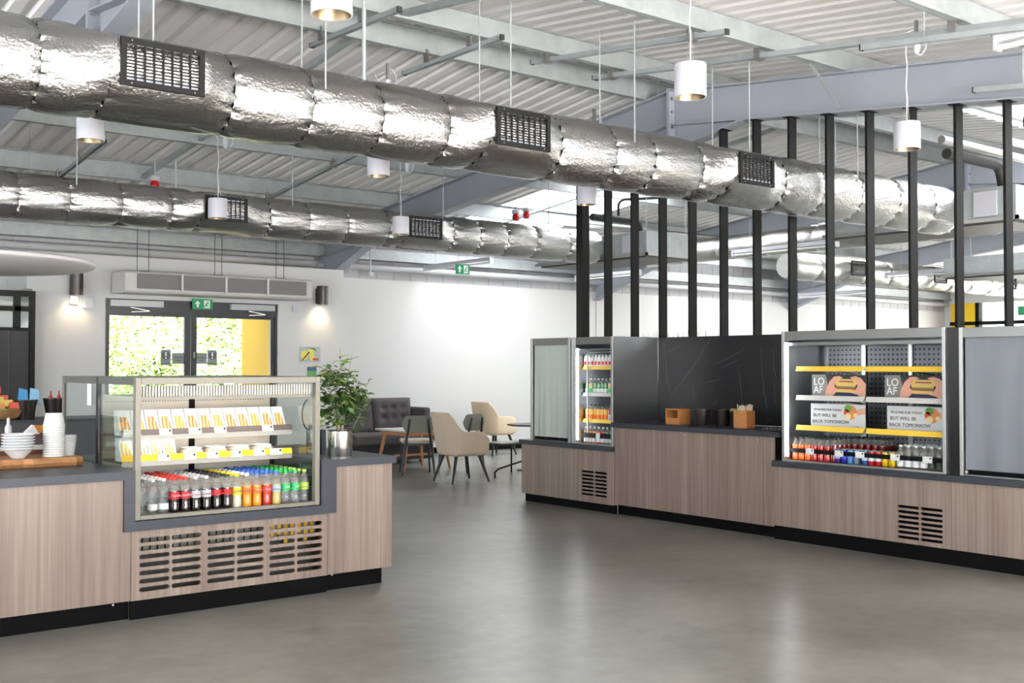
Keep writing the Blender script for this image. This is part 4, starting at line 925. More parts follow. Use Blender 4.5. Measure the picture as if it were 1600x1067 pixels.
bush('leafy tree outside the far gable glazing', 31.5, 12.8, 2.2, 2.6, 4.6, 2600, LV1, 'garden_tree', 'tree')
bush('second leafy tree outside the far gable glazing', 32, 8.0, 2.2, 2.8, 4.8, 2600, LV2, 'garden_tree', 'tree')
# ================================================================ seating area
CHLEG = mat('black_stained_wood', S(22, 22, 23), .45)
def leg(t, p, q, r0, r1, m, nm='leg'): return MB().tube([p, q], r0, 10, [r0, r1]).build(nm, m, t, smooth=True)
def armchair(label, loc, rot, fab):
    """tub armchair facing +x, origin on the floor under the seat"""
    t = thing('armchair', label, 'armchair', (0, 0, 0), 'tub armchairs')
    path = []   # u-shaped centre line of the shell, from the front of one arm round the back to the other
    W, Dp, R = .27, .27, .15
    pts = [(Dp, -W)]
    for k in range(5): pts.append((Dp-.08-k*(Dp*2-.08-R)/4, -W))
    for k in range(1, 6): a = -PI/2-k*PI/10; pts.append((-Dp+R+R*math.cos(a), -W+R+R*math.sin(a)))
    for k in range(1, 6): pts.append((-Dp, -W+R+k*(2*W-2*R)/6))
    for k in range(0, 6): a = PI-k*PI/10; pts.append((-Dp+R+R*math.cos(a), W-R+R*math.sin(a)))
    for k in range(4, -1, -1): pts.append((Dp-.08-k*(Dp*2-.08-R)/4, W))
    pts.append((Dp, W))
    rings = []; n = len(pts)
    for i, (x, y) in enumerate(pts):
        s = abs(i/(n-1)*2-1); back = max(0, min(1, (.62-s)/.22)); back = back*back*(3-2*back)
        top = .655+.245*back-(.10 if i in (0, n-1) else 0)-(.02 if i in (1, n-2) else 0)
        a = pts[max(i-1, 0)]; b = pts[min(i+1, n-1)]; d = Vector((b[0]-a[0], b[1]-a[1], 0)).normalized(); nn = Vector((d.y, -d.x, 0))
        th = .03; c = Vector((x, y, 0)); lean = Vector((-.07*back*(1 if x < 0 else 0), 0, 0))
        def P3(o, z):
            u = (z-.36)/.54; return c*(1-.10*(1-min(1, u*1.6)))+nn*o+lean*max(0, u)+Vector((0, 0, z))
        rings.append([P3(th, .37), P3(th, top-.02), P3(th*.5, top), P3(-th*.5, top), P3(-th, top-.02), P3(-th, .37)])
    MB().loft(rings).build('shell', fab, t, smooth=50, bevel=.008)
    MB().box(-.22, .25, -.235, .235, .34, .40).build('seat_base', fab, t, bevel=.02, seg=3)
    MB().box(-.21, .30, -.225, .225, .40, .48).build('seat_cushion', fab, t, bevel=.03, seg=4)
    for sx in (-1, 1):
        for sy in (-1, 1): leg(t, (sx*.17, sy*.17, .35), (sx*.27+(.0), sy*.25, 0), .026, .014, CHLEG)
    t.location = loc; t.rotation_euler = (0, 0, rot); return t
TAN = mat('taupe_wool', S(198, 180, 158), .9, bump=.15, bscale=300, var=.05, vscale=40)
CREAM = mat('cream_wool', S(226, 205, 176), .9, bump=.15, bscale=300)
SAGE = mat('sage_grey_fabric', S(122, 122, 112), .9, bump=.15, bscale=300)
armchair('taupe tub armchair with black splayed legs seen from behind', (8.53, 11.68, 0), math.radians(-6), TAN)
armchair('cream tub armchair against the bright back wall', (11.5, 14.8, 0), math.radians(4), CREAM)
def side_chair(label, loc, rot):
    t = thing('side_chair', label, 'chair', (0, 0, 0), 'sage side chairs')
    MB().box(-.22, .22, -.22, .22, .43, .485).build('seat', mat('oat_fabric', S(190, 182, 166), .9, bump=.1, bscale=300), t, bevel=.025, seg=3)
    rings = []
    for i in range(11):
        y = -.23+.46*i/10; cx = -.235-.035*math.cos((i-5)/5*1.2); h0, h1 = .60, .80
        e = 1-abs(i-5)/5; k = .02+.10*min(1, e*4)
        zc = .70; hh = min(.115, k)
        rings.append([(cx-.018, y, zc-hh), (cx+.018, y, zc-hh), (cx+.022, y, zc), (cx+.014, y, zc+hh), (cx-.018, y, zc+hh), (cx-.026, y, zc)])
    MB().loft(rings).build('backrest', SAGE, t, smooth=50)
    for sy in (-1, 1):
        MB().tube([(-.31, sy*.13, .77), (-.28, sy*.15, .60), (-.235, sy*.175, .44), (-.26, sy*.2, .2), (-.29, sy*.22, 0)], .014, 10, [.012, .018, .022, .019, .012]).build('back_leg', CHLEG, t, smooth=True)
        leg(t, (.18, sy*.18, .44), (.22, sy*.21, 0), .021, .012, CHLEG, 'front_leg')
    MB().box(-.2, .2, -.19, .19, .40, .432).build('seat_frame', CHLEG, t)
    t.location = loc; t.rotation_euler = (0, 0, rot); return t
side_chair('sage backed side chair with black legs left of the armchair', (8.62, 12.85, 0), math.radians(62))
side_chair('sage backed side chair half hidden behind the taupe armchair', (9.36, 12.86, 0), math.radians(108))
OAK = mat('oak_legs', S(190, 130, 84), .5, var=.12, vscale=5, stretch=(10, 10, 1))
t = thing('coffee_table', 'square table with splayed oak legs before the sofa', 'table', (9.02, 13.55, 0))
MB().box(8.62, 9.45, 13.15, 13.95, .555, .58).build('top', mat('pale_table_top', S(205, 204, 202), .4), t, bevel=.006)
MB().box(8.68, 9.39, 13.21, 13.89, .50, .555).build('apron', OAK, t)
for sx in (-1, 1):
    for sy in (-1, 1): leg(t, (9.035+sx*.3, 13.55+sy*.28, .53), (9.035+sx*.40, 13.55+sy*.36, 0), .032, .018, OAK)
MB().beam((8.70, 13.55, .2), (9.37, 13.55, .2), .03, .03).build('stretcher', OAK, t)
# sofa
SOFA = mat('charcoal_fabric', S(82, 77, 79), .95, bump=.12, bscale=260, var=.05, vscale=30)
t = thing('sofa', 'charcoal two-seat sofa with buttoned back cushions', 'sofa', (9.2, 14.75, 0))
def cushion(nm, x0, x1, y0, y1, z0, z1, buttons=None, lean=0):
    nx, nz = 26, 22; vs = []; fs = []
    def front(u, v):
        x = x0+(x1-x0)*u; z = z0+(z1-z0)*v
        e = min(u, 1-u, v, 1-v); y = y0+.05*(1-min(1, e/.12))**2
        for bx, bz in buttons or []: y += .045*math.exp(-(((x-bx)/.05)**2+((z-bz)/.045)**2))
        return (x, y+lean*v, z)
    for j in range(nz+1):
        for i in range(nx+1): vs.append(front(i/nx, j/nz))
    nfront = len(vs)
    for j in range(nz+1):
        for i in range(nx+1):
            p = front(i/nx, j/nz); vs.append((p[0], y1+lean*j/nz, p[2]))
    w_ = nx+1
    for j in range(nz):
        for i in range(nx):
            a = j*w_+i; fs.append((a, a+1, a+1+w_, a+w_)); fs.append((nfront+a, nfront+a+w_, nfront+a+1+w_, nfront+a+1))
    for i in range(nx): fs.append((i, nfront+i, nfront+i+1, i+1)); a = nz*w_+i; fs.append((a, a+1, nfront+a+1, nfront+a))
    for j in range(nz): a = j*w_; fs.append((a, a+w_, nfront+a+w_, nfront+a)); a = j*w_+nx; fs.append((a, nfront+a, nfront+a+w_, a+w_))
    m = MB(); m.add(vs, fs); o = m.build(nm, SOFA, t, smooth=60)
    for bx, bz in buttons or []:
        v = (bz-z0)/(z1-z0); MB().cyl((bx, y0+.038+lean*v, bz), (bx, y0+.05+lean*v, bz), .013, n=10).build('button', SOFA, o)
    return o
for a, b in ((8.44, 9.155), (9.165, 9.88)): cushion('back_cushion', a, b, 14.80, 14.98, .46, .985, [(a+(b-a)*f, z) for f in (.25, .5, .75) for z in (.68, .84)], .08)
MB().box(8.44, 9.88, 14.98, 15.14, .1, .93).build('back_frame', SOFA, t, bevel=.03, seg=3)
MB().box(8.44, 9.90, 14.22, 14.98, .30, .47).build('seat_cushion', SOFA, t, bevel=.05, seg=4)
MB().box(8.46, 9.88, 14.28, 15.08, .06, .30).build('base', mat('black_sofa_base', S(40, 39, 42), .9), t)
MB().box(9.88, 10.0, 14.5, 15.14, .1, .84).build('side_panel', SOFA, t, bevel=.04, seg=3)
for x in (8.6, 9.75):
    for y in (14.4, 15.0): MB().cyl((x, y, 0), (x, y, .06), .03, n=10).build('foot', BLACK, t)
# round table
t = thing('round_table', 'small round black table on a pole by the closed fridge', 'table', (10.2, 12.25, 0))
MB().lathe([(.33, 0), (.36, .01), (.36, .025), (.0, .026)], (10.2, 12.25, .64), 40, cap1=False).build('top', mat('black_table_top', S(44, 45, 48), .35), t, smooth=True)
MB().cyl((10.2, 12.25, .015), (10.2, 12.25, .65), .025, n=12).build('pole', BLKMET, t, smooth=True); MB().lathe([(.22, 0), (.22, .008), (.04, .03)], (10.2, 12.25, 0), 30).build('base', BLKMET, t, smooth=True)
# low magazine table
t = thing('side_table', 'low black tube frame table with papers beside the counter end', 'table', (9.5, 11.95, 0))
MB().box(9.25, 9.85, 11.75, 12.25, .425, .445).build('top', mat('black_table_top', S(44, 45, 48), .35), t)
for y in (11.8, 12.2):
    MB().tube([(9.78, y, 0), (9.78, y, .42)], .012, 8).build('upright', BLKMET, t, smooth=True)
    if y < 12: MB().tube([(9.10, y-.1, 0), (9.10, y-.1, .08), (9.16, y-.1, .12), (9.78, y, .22)], .013, 8).build('brace', BLKMET, t, smooth=True)
tag(MB().box(9.3, 9.55, 11.82, 12.02, .446, .452).build('magazine', PAPER), 'white magazine lying on the low black table', 'magazine', 'papers on the low table')
tag(MB().box(9.45, 9.68, 11.9, 12.1, .453, .458).build('leaflet', mat('pale_leaflet', S(214, 210, 205), .6)), 'pale leaflet lying over the magazine on the low table', 'leaflet', 'papers on the low table')

# ================================================================ ficus and steel pots on the left counter
t = thing('potted_ficus', 'green ficus in a brushed steel pot at the counter end', 'potted plant', (3.885, 6.74, .876))
PC = Vector((3.885, 6.74, .876))
MB().lathe([(.082, 0), (.084, .005), (.084, .172), (.088, .176), (.08, .178), (.08, .15), (.0, .15)], PC, 40, cap1=False).build('pot', mat('polished_steel_pot', (.6, .58, .56, 1), .16, 1), t, smooth=True)
MB().lathe([(.0, .165), (.05, .17), (.078, .158)], PC, 24, cap0=False, cap1=False).build('soil', mat('soil', S(50, 44, 40), .95, bump=.6, bscale=80), t)
rnd = random.Random(5)
BARK = mat('ficus_bark', S(150, 140, 124), .8)
tips = []
for k in range(5):
    a = k*1.3+.4; top = PC+Vector((.05*math.cos(a), .05*math.sin(a), .40+.06*(k % 3)))
    MB().tube([PC+Vector((.015*math.cos(a), .015*math.sin(a), .14)), PC+Vector((.03*math.cos(a+1), .03*math.sin(a+1), .26)), top], .006, 7, [.008, .006, .004]).build('stem', BARK, t, smooth=True)
    for j in range(7):
        b = a+rnd.uniform(-1.6, 1.6); st = PC+(top-PC)*rnd.uniform(.55, 1); ln = rnd.uniform(.12, .27)
        e = st+Vector((ln*.75*math.cos(b), ln*.75*math.sin(b), ln*rnd.uniform(-.25, 1.0)))
        if e.z > 1.62: e.z = 1.62
        MB().tube([st, (st+e)/2+Vector((0, 0, .02)), e], .002, 5).build('twig', BARK, t); tips.append((st, e))
for tx, ty, tz in ((.0, .0, .74), (.07, -.04, .70), (-.08, .06, .55), (.16, -.12, .42), (.17, -.12, .54)):
    tips.append((PC+Vector((tx*.4, ty*.4, tz-.25)), PC+Vector((tx, ty, tz)))); MB().tube([tips[-1][0], tips[-1][1]], .002, 5).build('twig', BARK, t)
def leaf_mesh(L_, W_, curl):
    vs = []; fs = []; n = 4
    for i in range(n+1):
        u = i/n; w_ = W_*math.sin(PI*min(1, u*.96+.02))**.8*(1-.25*u); z = -curl*u*u
        vs += [(u*L_, -w_/2, z+.004), (u*L_, 0, z), (u*L_, w_/2, z+.004)]
    for i in range(n):
        a = i*3; fs += [(a, a+1, a+4, a+3), (a+1, a+2, a+5, a+4)]
    m = MB(); m.add(vs, fs); return m
FL = [leaf_mat('ficus_leaf_dark', S(60, 92, 44), .25), leaf_mat('ficus_leaf', S(88, 122, 56), .3), leaf_mat('ficus_leaf_pale', S(140, 164, 88), .35)]
protos = []
def orient(o, p, d, roll):
    d = d.normalized(); q = d.to_track_quat('X', 'Z'); o.rotation_mode = 'QUATERNION'; o.location = p-PC
    from mathutils import Quaternion
    o.rotation_quaternion = q @ Quaternion((1, 0, 0), roll)
first = {}
for k in range(290):
    st, e = tips[k % len(tips)]; u = rnd.uniform(.25, 1.0); p = st+(e-st)*u
    b = rnd.random()*2*PI; d = (e-st).normalized()*.6+Vector((math.cos(b), math.sin(b), rnd.uniform(-.7, .35)))
    mi = rnd.choice((0, 0, 1, 1, 2)) if p.z < 1.45 else rnd.choice((1, 2, 2)); si = rnd.choice((0, 1))
    if (mi, si) not in first:
        o = leaf_mesh((.074, .06)[si], (.036, .03)[si], .018).build('leaf', FL[mi], None, smooth=True, fix=False); o.parent = t; first[(mi, si)] = o
    else:
        o = bpy.data.objects.new('leaf', first[(mi, si)].data); C.objects.link(o); o.parent = t
    orient(o, p, d, rnd.uniform(-.6, .6))
m = MB()
for k in range(420):
    st, e = tips[k % len(tips)]; p = st+(e-st)*rnd.uniform(.0, .8)+Vector((rnd.gauss(0, .03), rnd.gauss(0, .03), rnd.gauss(-.02, .04)))
    d1 = Vector((rnd.uniform(-1, 1), rnd.uniform(-1, 1), rnd.uniform(-.5, .4))).normalized(); d2 = d1.cross(Vector((rnd.uniform(-1, 1), rnd.uniform(-1, 1), 1))).normalized(); s = rnd.uniform(.024, .036)
    m.add([p, p+d1*s+d2*s*.42, p+d1*s*2, p+d1*s-d2*s*.42], [(0, 1, 2, 3)])
o = m.build('inner_leaves', FL[0], t, fix=False); o['kind'] = 'stuff'
t = thing('steel_caddy', 'steel canister with crinkled sachets and a black loop handle behind the ficus pot', 'canister', (3.83, 6.98, .876))
QC = (3.83, 6.98, .876)
MB().lathe([(.07, 0), (.07, .17), (.066, .17), (.066, .1), (.0, .1)], QC, 30, cap1=False).build('can', mat('dark_blue_steel', (.18, .22, .27, 1), .2, 1), t, smooth=True)
MB().tube([(QC[0]-.07, QC[1], QC[2]+.17)]+[(QC[0]-.07+.02-.06*math.sin(a), QC[1]-.0, QC[2]+.17+.11*(1-math.cos(a))/1.0) for a in [k*PI/10 for k in range(1, 10)]], .005, 6).build('handle', BLKMET, t, smooth=True)
for k in range(9):
    a = k*.7; p = Vector(QC)+Vector((.04*math.cos(a), .04*math.sin(a), .17)); MB().hexa([tuple(p+Vector(v)) for v in ((-.015, -.003, 0), (.015, -.003, .004), (.015, .003, .004), (-.015, .003, 0), (-.012, -.001, .035), (.016, -.001, .03), (.016, .001, .03), (-.012, .001, .035))]).build('sachet', CHROME if k % 3 else mat('red_sachet', S(176, 40, 40), .4), t)
# ================================================================ drinks and food
CAPM = {n: mat('cap_'+n, c, .4) for n, c in dict(black=S(20, 20, 22), white=S(226, 226, 228), red=S(214, 42, 32), silver=S(196, 192, 196), yellow=S(244, 212, 20), blue=S(48, 100, 200), green=S(30, 178, 84), lime=S(176, 210, 100), navy=S(40, 40, 90), orange=S(240, 120, 20)).items()}
LIQ = {'water': clear('clear_drink', (.93, .95, .96, 1), 1.6, .03, .10, (.8, .82, .84, 1)), 'cola': mat('cola_drink', S(30, 22, 22), .12, coat=.6), 'lemon': mat('pale_lemon_drink', S(206, 200, 176), .15, coat=.5), 'orange': mat('orange_drink', S(232, 150, 36), .15, coat=.5),
       'red': mat('red_drink', S(178, 48, 38), .15, coat=.5), 'amber': mat('amber_drink', S(206, 176, 104), .15, coat=.5), 'hot_orange': mat('bright_orange_drink', S(250, 110, 20), .15, coat=.5), 'deep_red': mat('deep_red_drink', S(196, 30, 24), .15, coat=.5), 'wine': mat('dark_red_drink', S(120, 22, 24), .15, coat=.5), 'greenb': mat('green_bottle_drink', S(40, 130, 70), .15, coat=.5), 'juice': mat('yellow_juice', S(250, 188, 30), .2, coat=.5)}
NECK = clear('clear_neck', (.94, .94, .93, 1), 1.8, .04, .12, (.85, .83, .8, 1))
LAB = {n: mat('label_'+n, c, .5) for n, c in dict(red=S(206, 32, 44), silver=S(206, 208, 214), white=S(236, 236, 238), dark=S(44, 54, 50), yellow=S(248, 214, 20), orange=S(246, 120, 30), scarlet=S(226, 60, 44), sky=S(170, 196, 226), green=S(52, 196, 110), lime=S(180, 214, 70), blue=S(40, 60, 150)).items()}
BLUEPRINT = mat('blue_print', S(52, 60, 160), .5); REDPRINT = mat('red_print_ink', S(206, 40, 44), .5)
def bottle_proto(liq, cap, lab=None, h=.215, r=.031, lz=(.085, .135), logo=None, name='drink_bottle', face='y', fill=.62):
    t = thing(name, 'bottle', 'bottle', (0, 0, 0)); k = h/.215
    prof = [(r*.80, 0), (r*.98, .006*k), (r, .02*k), (r, .045*k), (r*.94, .06*k), (r*.98, .08*k), (r, .10*k), (r, fill*h)]
    MB().lathe(prof, n=14).build('drink', LIQ[liq], t, smooth=True)
    MB().lathe([(r, fill*h), (r*.93, .70*h), (r*.66, .80*h), (r*.42, .88*h), (r*.40, .93*h)], n=14, cap0=False).build('neck', NECK, t, smooth=True)
    MB().lathe([(r*.47, .92*h), (r*.47, h-.003), (r*.42, h)], n=12).build('cap', CAPM[cap], t, smooth=True)
    if lab:
        l = MB().lathe([(r*1.012, lz[0]), (r*1.012, lz[1])], n=18, cap0=False, cap1=False).build('label', LAB[lab], t, smooth=True)
        if logo:
            txt, size, m, zc = logo
            if face == 'y': text_mesh(txt, size, m, 'logo', l, (0, -r*1.03, zc), (1, 0, 0), (0, 0, 1), ex=.0003)
            else: text_mesh(txt, size, m, 'logo', l, (-r*1.03, 0, zc), (0, -1, 0), (0, 0, 1), ex=.0003)
    return t
def plain(root):   # copy of a bottle without its label, for the rows behind
    r = root.copy(); C.objects.link(r)
    for ch in root.children:
        if ch.name.split('.')[0] != 'label': c = ch.copy(); C.objects.link(c); c.parent = r
    return r
def place(protos, spots):
    """spots: (proto index, location, label, group); the proto itself takes the first spot that asks for it"""
    used = set()
    for pi, loc, lab, grp in spots:
        p = protos[pi]
        if pi in used: dup(p, loc, None, lab, grp)
        else: used.add(pi)
    used = set()
    for pi, loc, lab, grp in spots:
        if pi in used: continue
        used.add(pi); p = protos[pi]; p.location = loc; p['label'] = lab; p['group'] = grp
W = WHITEPRINT
COLS = [('water', 'black', 'dark', (.028, .06), None, 'water bottle'), ('water', 'white', 'white', (.03, .065), None, 'water bottle'), ('water', 'white', 'white', (.03, .065), None, 'water bottle'),
        ('cola', 'red', 'red', (.085, .128), ('Coca-Cola', .0135, W, .108), 'cola bottle'), ('cola', 'red', 'red', (.085, .128), ('Coca-Cola', .0135, W, .108), 'cola bottle'),
        ('cola', 'silver', 'silver', (.085, .128), ('Coca-Cola', .0135, REDPRINT, .108), 'diet cola bottle'), ('cola', 'silver', 'silver', (.085, .128), ('Coca-Cola', .0135, REDPRINT, .108), 'diet cola bottle'),
        ('cola', 'black', 'red', (.09, .125), None, 'sugar-free cola bottle'), ('cola', 'black', 'red', (.09, .125), None, 'sugar-free cola bottle'),
        ('lemon', 'yellow', 'yellow', (.082, .128), ('Fanta', .018, BLUEPRINT, .110), 'lemon drink bottle'), ('orange', 'white', 'orange', (.082, .122), ('Fanta', .018, BLUEPRINT, .105), 'orange drink bottle'),
        ('orange', 'blue', 'orange', (.082, .122), ('Fanta', .018, W, .105), 'orange drink bottle'), ('red', 'blue', 'scarlet', (.082, .122), ('Fanta', .018, W, .105), 'red drink bottle'), ('amber', 'blue', 'sky', (.085, .125), ('Fanta', .016, W, .106), 'pale drink bottle'),
        ('water', 'green', 'green', (.085, .13), ('7UP', .018, W, .108), 'lemonade bottle'), ('water', 'green', 'green', (.085, .13), ('7UP', .018, W, .108), 'lemonade bottle'), ('water', 'lime', 'lime', (.085, .13), ('7UP', .018, W, .108), 'lemonade bottle')]
G1 = 'soft drink bottles in the glass display case'
fp = []; rp = []
for (lq, cp_, lb, lz, lg, nm) in COLS:
    b = bottle_proto(lq, cp_, lb, lz=lz, logo=lg); fp.append(b); rp.append(plain(b))
spf = []; spr = []
for i, c in enumerate(COLS):
    x = 2.452+i*.0683
    spf.append((i, (x, 6.617, .597), '%s-capped %s, %s from left, front row of display case' % (c[1], c[5], ORD[i]), G1))
    for j in range(1, 8):
        spr.append((i, (x+rnd.uniform(-.003, .003), 6.617+.067*j, .597), '%s-capped %s, %s column from left, %s row back, display case' % (c[1], c[5], ORD[i], ORD[j]), G1))
place(fp, spf); place(rp, spr)
# ---- sandwich packs
SAND = []
for nm, cc in (('a', (214, 160, 96)), ('b', (226, 176, 92)), ('c', (200, 150, 100))):
    m, nt, b, o = nodes('sandwich_filling_'+nm); L = nt.links.new
    tc = N(nt, 'ShaderNodeTexCoord'); wv = N(nt, 'ShaderNodeTexWave', Scale=14.0, Distortion=4.0, Detail=3.0); wv.bands_direction = 'X'; L(tc.outputs['Object'], wv.inputs['Vector'])
    cr = N(nt, 'ShaderNodeValToRGB'); e = cr.color_ramp.elements; e[0].color = S(cc[0]-40, cc[1]-60, cc[2]-60); e[1].color = S(236, 206, 150); k = e.new(.45); k.color = S(*cc)
    if nm == 'b': k2 = e.new(.25); k2.color = S(150, 170, 70)
    L(wv.outputs[0], cr.inputs[0]); L(cr.outputs[0], b.inputs['Base Color']); b.inputs['Roughness'].default_value = .6; SAND.append(m)
def pack_proto(m):
    t = thing('sandwich_pack', 'pack', 'sandwich', (0, 0, 0)); w_ = .082
    MB().ext([(0, 0), (.10, 0), (.115, .155), (.075, .155), (0, .012)], lambda u, v, a: (a, u, v), -w_/2, w_/2).build('card_pack', PAPER, t)
    MB().hexa([(-w_/2+.012, .0, .016), (w_/2-.006, .0, .016), (w_/2-.006, .006, .016), (-w_/2+.012, .006, .016), (-w_/2+.014, .0515, .112), (w_/2-.022, .0515, .112), (w_/2-.022, .058, .112), (-w_/2+.014, .058, .112)]).build('sandwich_window', m, t)
    MB().hexa([(-.012, .052, .118), (.012, .052, .118), (.012, .056, .118), (-.012, .056, .118), (-.012, .057, .128), (.012, .057, .128), (.012, .061, .128), (-.012, .061, .128)]).build('emblem', LAB['silver'], t)
    return t
pk = [pack_proto(m) for m in SAND]; sp = []
for i in range(13): sp.append((i % 3, (2.448+i*.0875, 6.862, 1.064), 'triangular sandwich pack, %s from left on the upper shelf' % ORD[i], 'sandwich packs on the upper shelf'))
for i in range(4): sp.append(((i+1) % 3, (2.455+i*.092, 6.862, .904), 'triangular sandwich pack, %s from left on the lower shelf' % ORD[i], 'sandwich packs on the lower shelf'))
place(pk, sp)
t = thing('wrapped_roll', 'roll', 'bread roll', (0, 0, 0))
BRD = mat('baked_roll', S(196, 148, 98), .6, var=.18, vscale=20)
def pillow(w_, d_, h, z0, m, nm, par, k=4.0):
    rings = []
    for j in range(9):
        a = -PI/2+PI*j/8; c = abs(math.cos(a))**.55; zz = h/2*(1+math.copysign(abs(math.sin(a))**.7, math.sin(a)))
        rings.append([(w_/2*c*math.copysign(abs(math.cos(b))**.6, math.cos(b)), d_/2*c*math.copysign(abs(math.sin(b))**.6, math.sin(b)), z0+zz) for b in [2*PI*i/20 for i in range(20)]])
    return MB().loft(rings).build(nm, m, par, smooth=True)
pillow(.13, .15, .055, .006, BRD, 'roll', t); pillow(.155, .17, .062, .0, clear('cling_film', (.97, .97, .97, 1), 2.5, .12, .22, (.95, .93, .9, 1)), 'wrapper', t)
MB().box(-.05, .05, -.06, .06, .056, .066).build('top_label', PAPER, t, bevel=.004)
place([t], [(0, (2.895+i*.165, 6.945, .904), 'film wrapped roll, %s from left on the lower shelf' % ORD[i], 'wrapped rolls on the lower shelf') for i in range(4)])
rl = t

# ---- wide fridge: bottles, cans, posters
def can_proto(col, top=None):
    t = thing('drink_can', 'can', 'can', (0, 0, 0)); r = .029
    MB().lathe([(r*.8, 0), (r, .008), (r, .098), (r*.85, .11)], n=14).build('can_body', mat('can_%02x%02x%02x' % col, S(*col), .3, .35), t, smooth=True)
    MB().lathe([(r*.85, .11), (r*.82, .113), (r*.78, .111)], n=14).build('can_lid', CHROME, t, smooth=True)
    MB().lathe([(r*1.01, .035), (r*1.01, .075)], n=14, cap0=False, cap1=False).build('print_band', mat('canband_%02x%02x%02x' % (top or (230, 230, 235)), S(*(top or (230, 230, 235))), .4), t, smooth=True)
    return t
protC = [bottle_proto('hot_orange', 'black', None, h=.195, r=.030, face='x', fill=.66), bottle_proto('deep_red', 'black', None, h=.195, r=.030, face='x', fill=.66), bottle_proto('wine', 'black', None, h=.205, r=.030, face='x', fill=.7),
         can_proto((84, 40, 140), (200, 190, 230)), can_proto((40, 50, 170), (40, 60, 200)), can_proto((110, 170, 220), (90, 140, 220)), can_proto((60, 100, 160), (200, 210, 230)), can_proto((206, 40, 44)), can_proto((230, 190, 20), (230, 190, 20)),
         bottle_proto('water', 'white', 'white', h=.18, r=.032, lz=(.01, .06), face='x', fill=.6), bottle_proto('water', 'white', 'dark', h=.18, r=.032, lz=(.01, .06), face='x', fill=.6), bottle_proto('hot_orange', 'black', None, h=.195, r=.030, face='x', fill=.66)]
nmC = ['orange drink bottle', 'red drink bottle', 'dark red drink bottle', 'purple can', 'dark blue can', 'light blue can', 'blue and white can', 'red and white can', 'yellow can', 'clear bottle with white label', 'clear bottle with dark label', 'orange drink bottle']
seq = [0, 0, 0, 1, 1, 1, 2]; sp = []
G2 = 'drinks on the deck of the wide fridge'
for i, pi in enumerate(seq):
    for j in range(6): sp.append((pi, (7.948+.065*j, 5.975-i*.0655, .692), '%s, %s column from left, %s row from front, wide fridge' % (nmC[pi], ORD[i], ORD[j]), G2))
for i in range(5):
    for j in range(3): sp.append((2, (8.165+.065*j, 5.53-i*.0655, .692), 'dark red drink bottle behind the cans, %s column, %s row, wide fridge' % (ORD[i], ORD[j]), G2))
for i, (pi, y) in enumerate([(3, 5.545), (4, 5.482), (5, 5.42), (5, 5.358), (6, 5.285), (7, 5.223), (7, 5.16), (8, 5.098), (8, 5.036)]):
    for j in range(3): sp.append((pi, (7.945+.062*j, y, .692), '%s, %s can column from left, %s row, wide fridge' % (nmC[pi], ORD[i], ORD[j]), G2))
for i, pi in enumerate([9, 9, 9, 9, 10, 10]):
    for j in range(5): sp.append((pi, (7.952+.068*j, 4.965-i*.0675, .692), '%s, %s clear column from left, %s row, wide fridge' % (nmC[pi], ORD[i], ORD[j]), G2))
place(protC, [s for s in sp]); bpy.data.objects.remove(protC[11]) if not any(s[0] == 11 for s in sp) else None
for o in [o for o in bpy.data.objects if o.parent is None and o.get('label') == 'bottle']: 
    for c in list(o.children):
        for g in list(c.children): bpy.data.objects.remove(g)
        bpy.data.objects.remove(c)
    bpy.data.objects.remove(o)
for o in [o for o in bpy.data.objects if o.parent is None and o.type == 'MESH' and not o.get('label') and not o.get('kind')]: bpy.data.objects.remove(o)

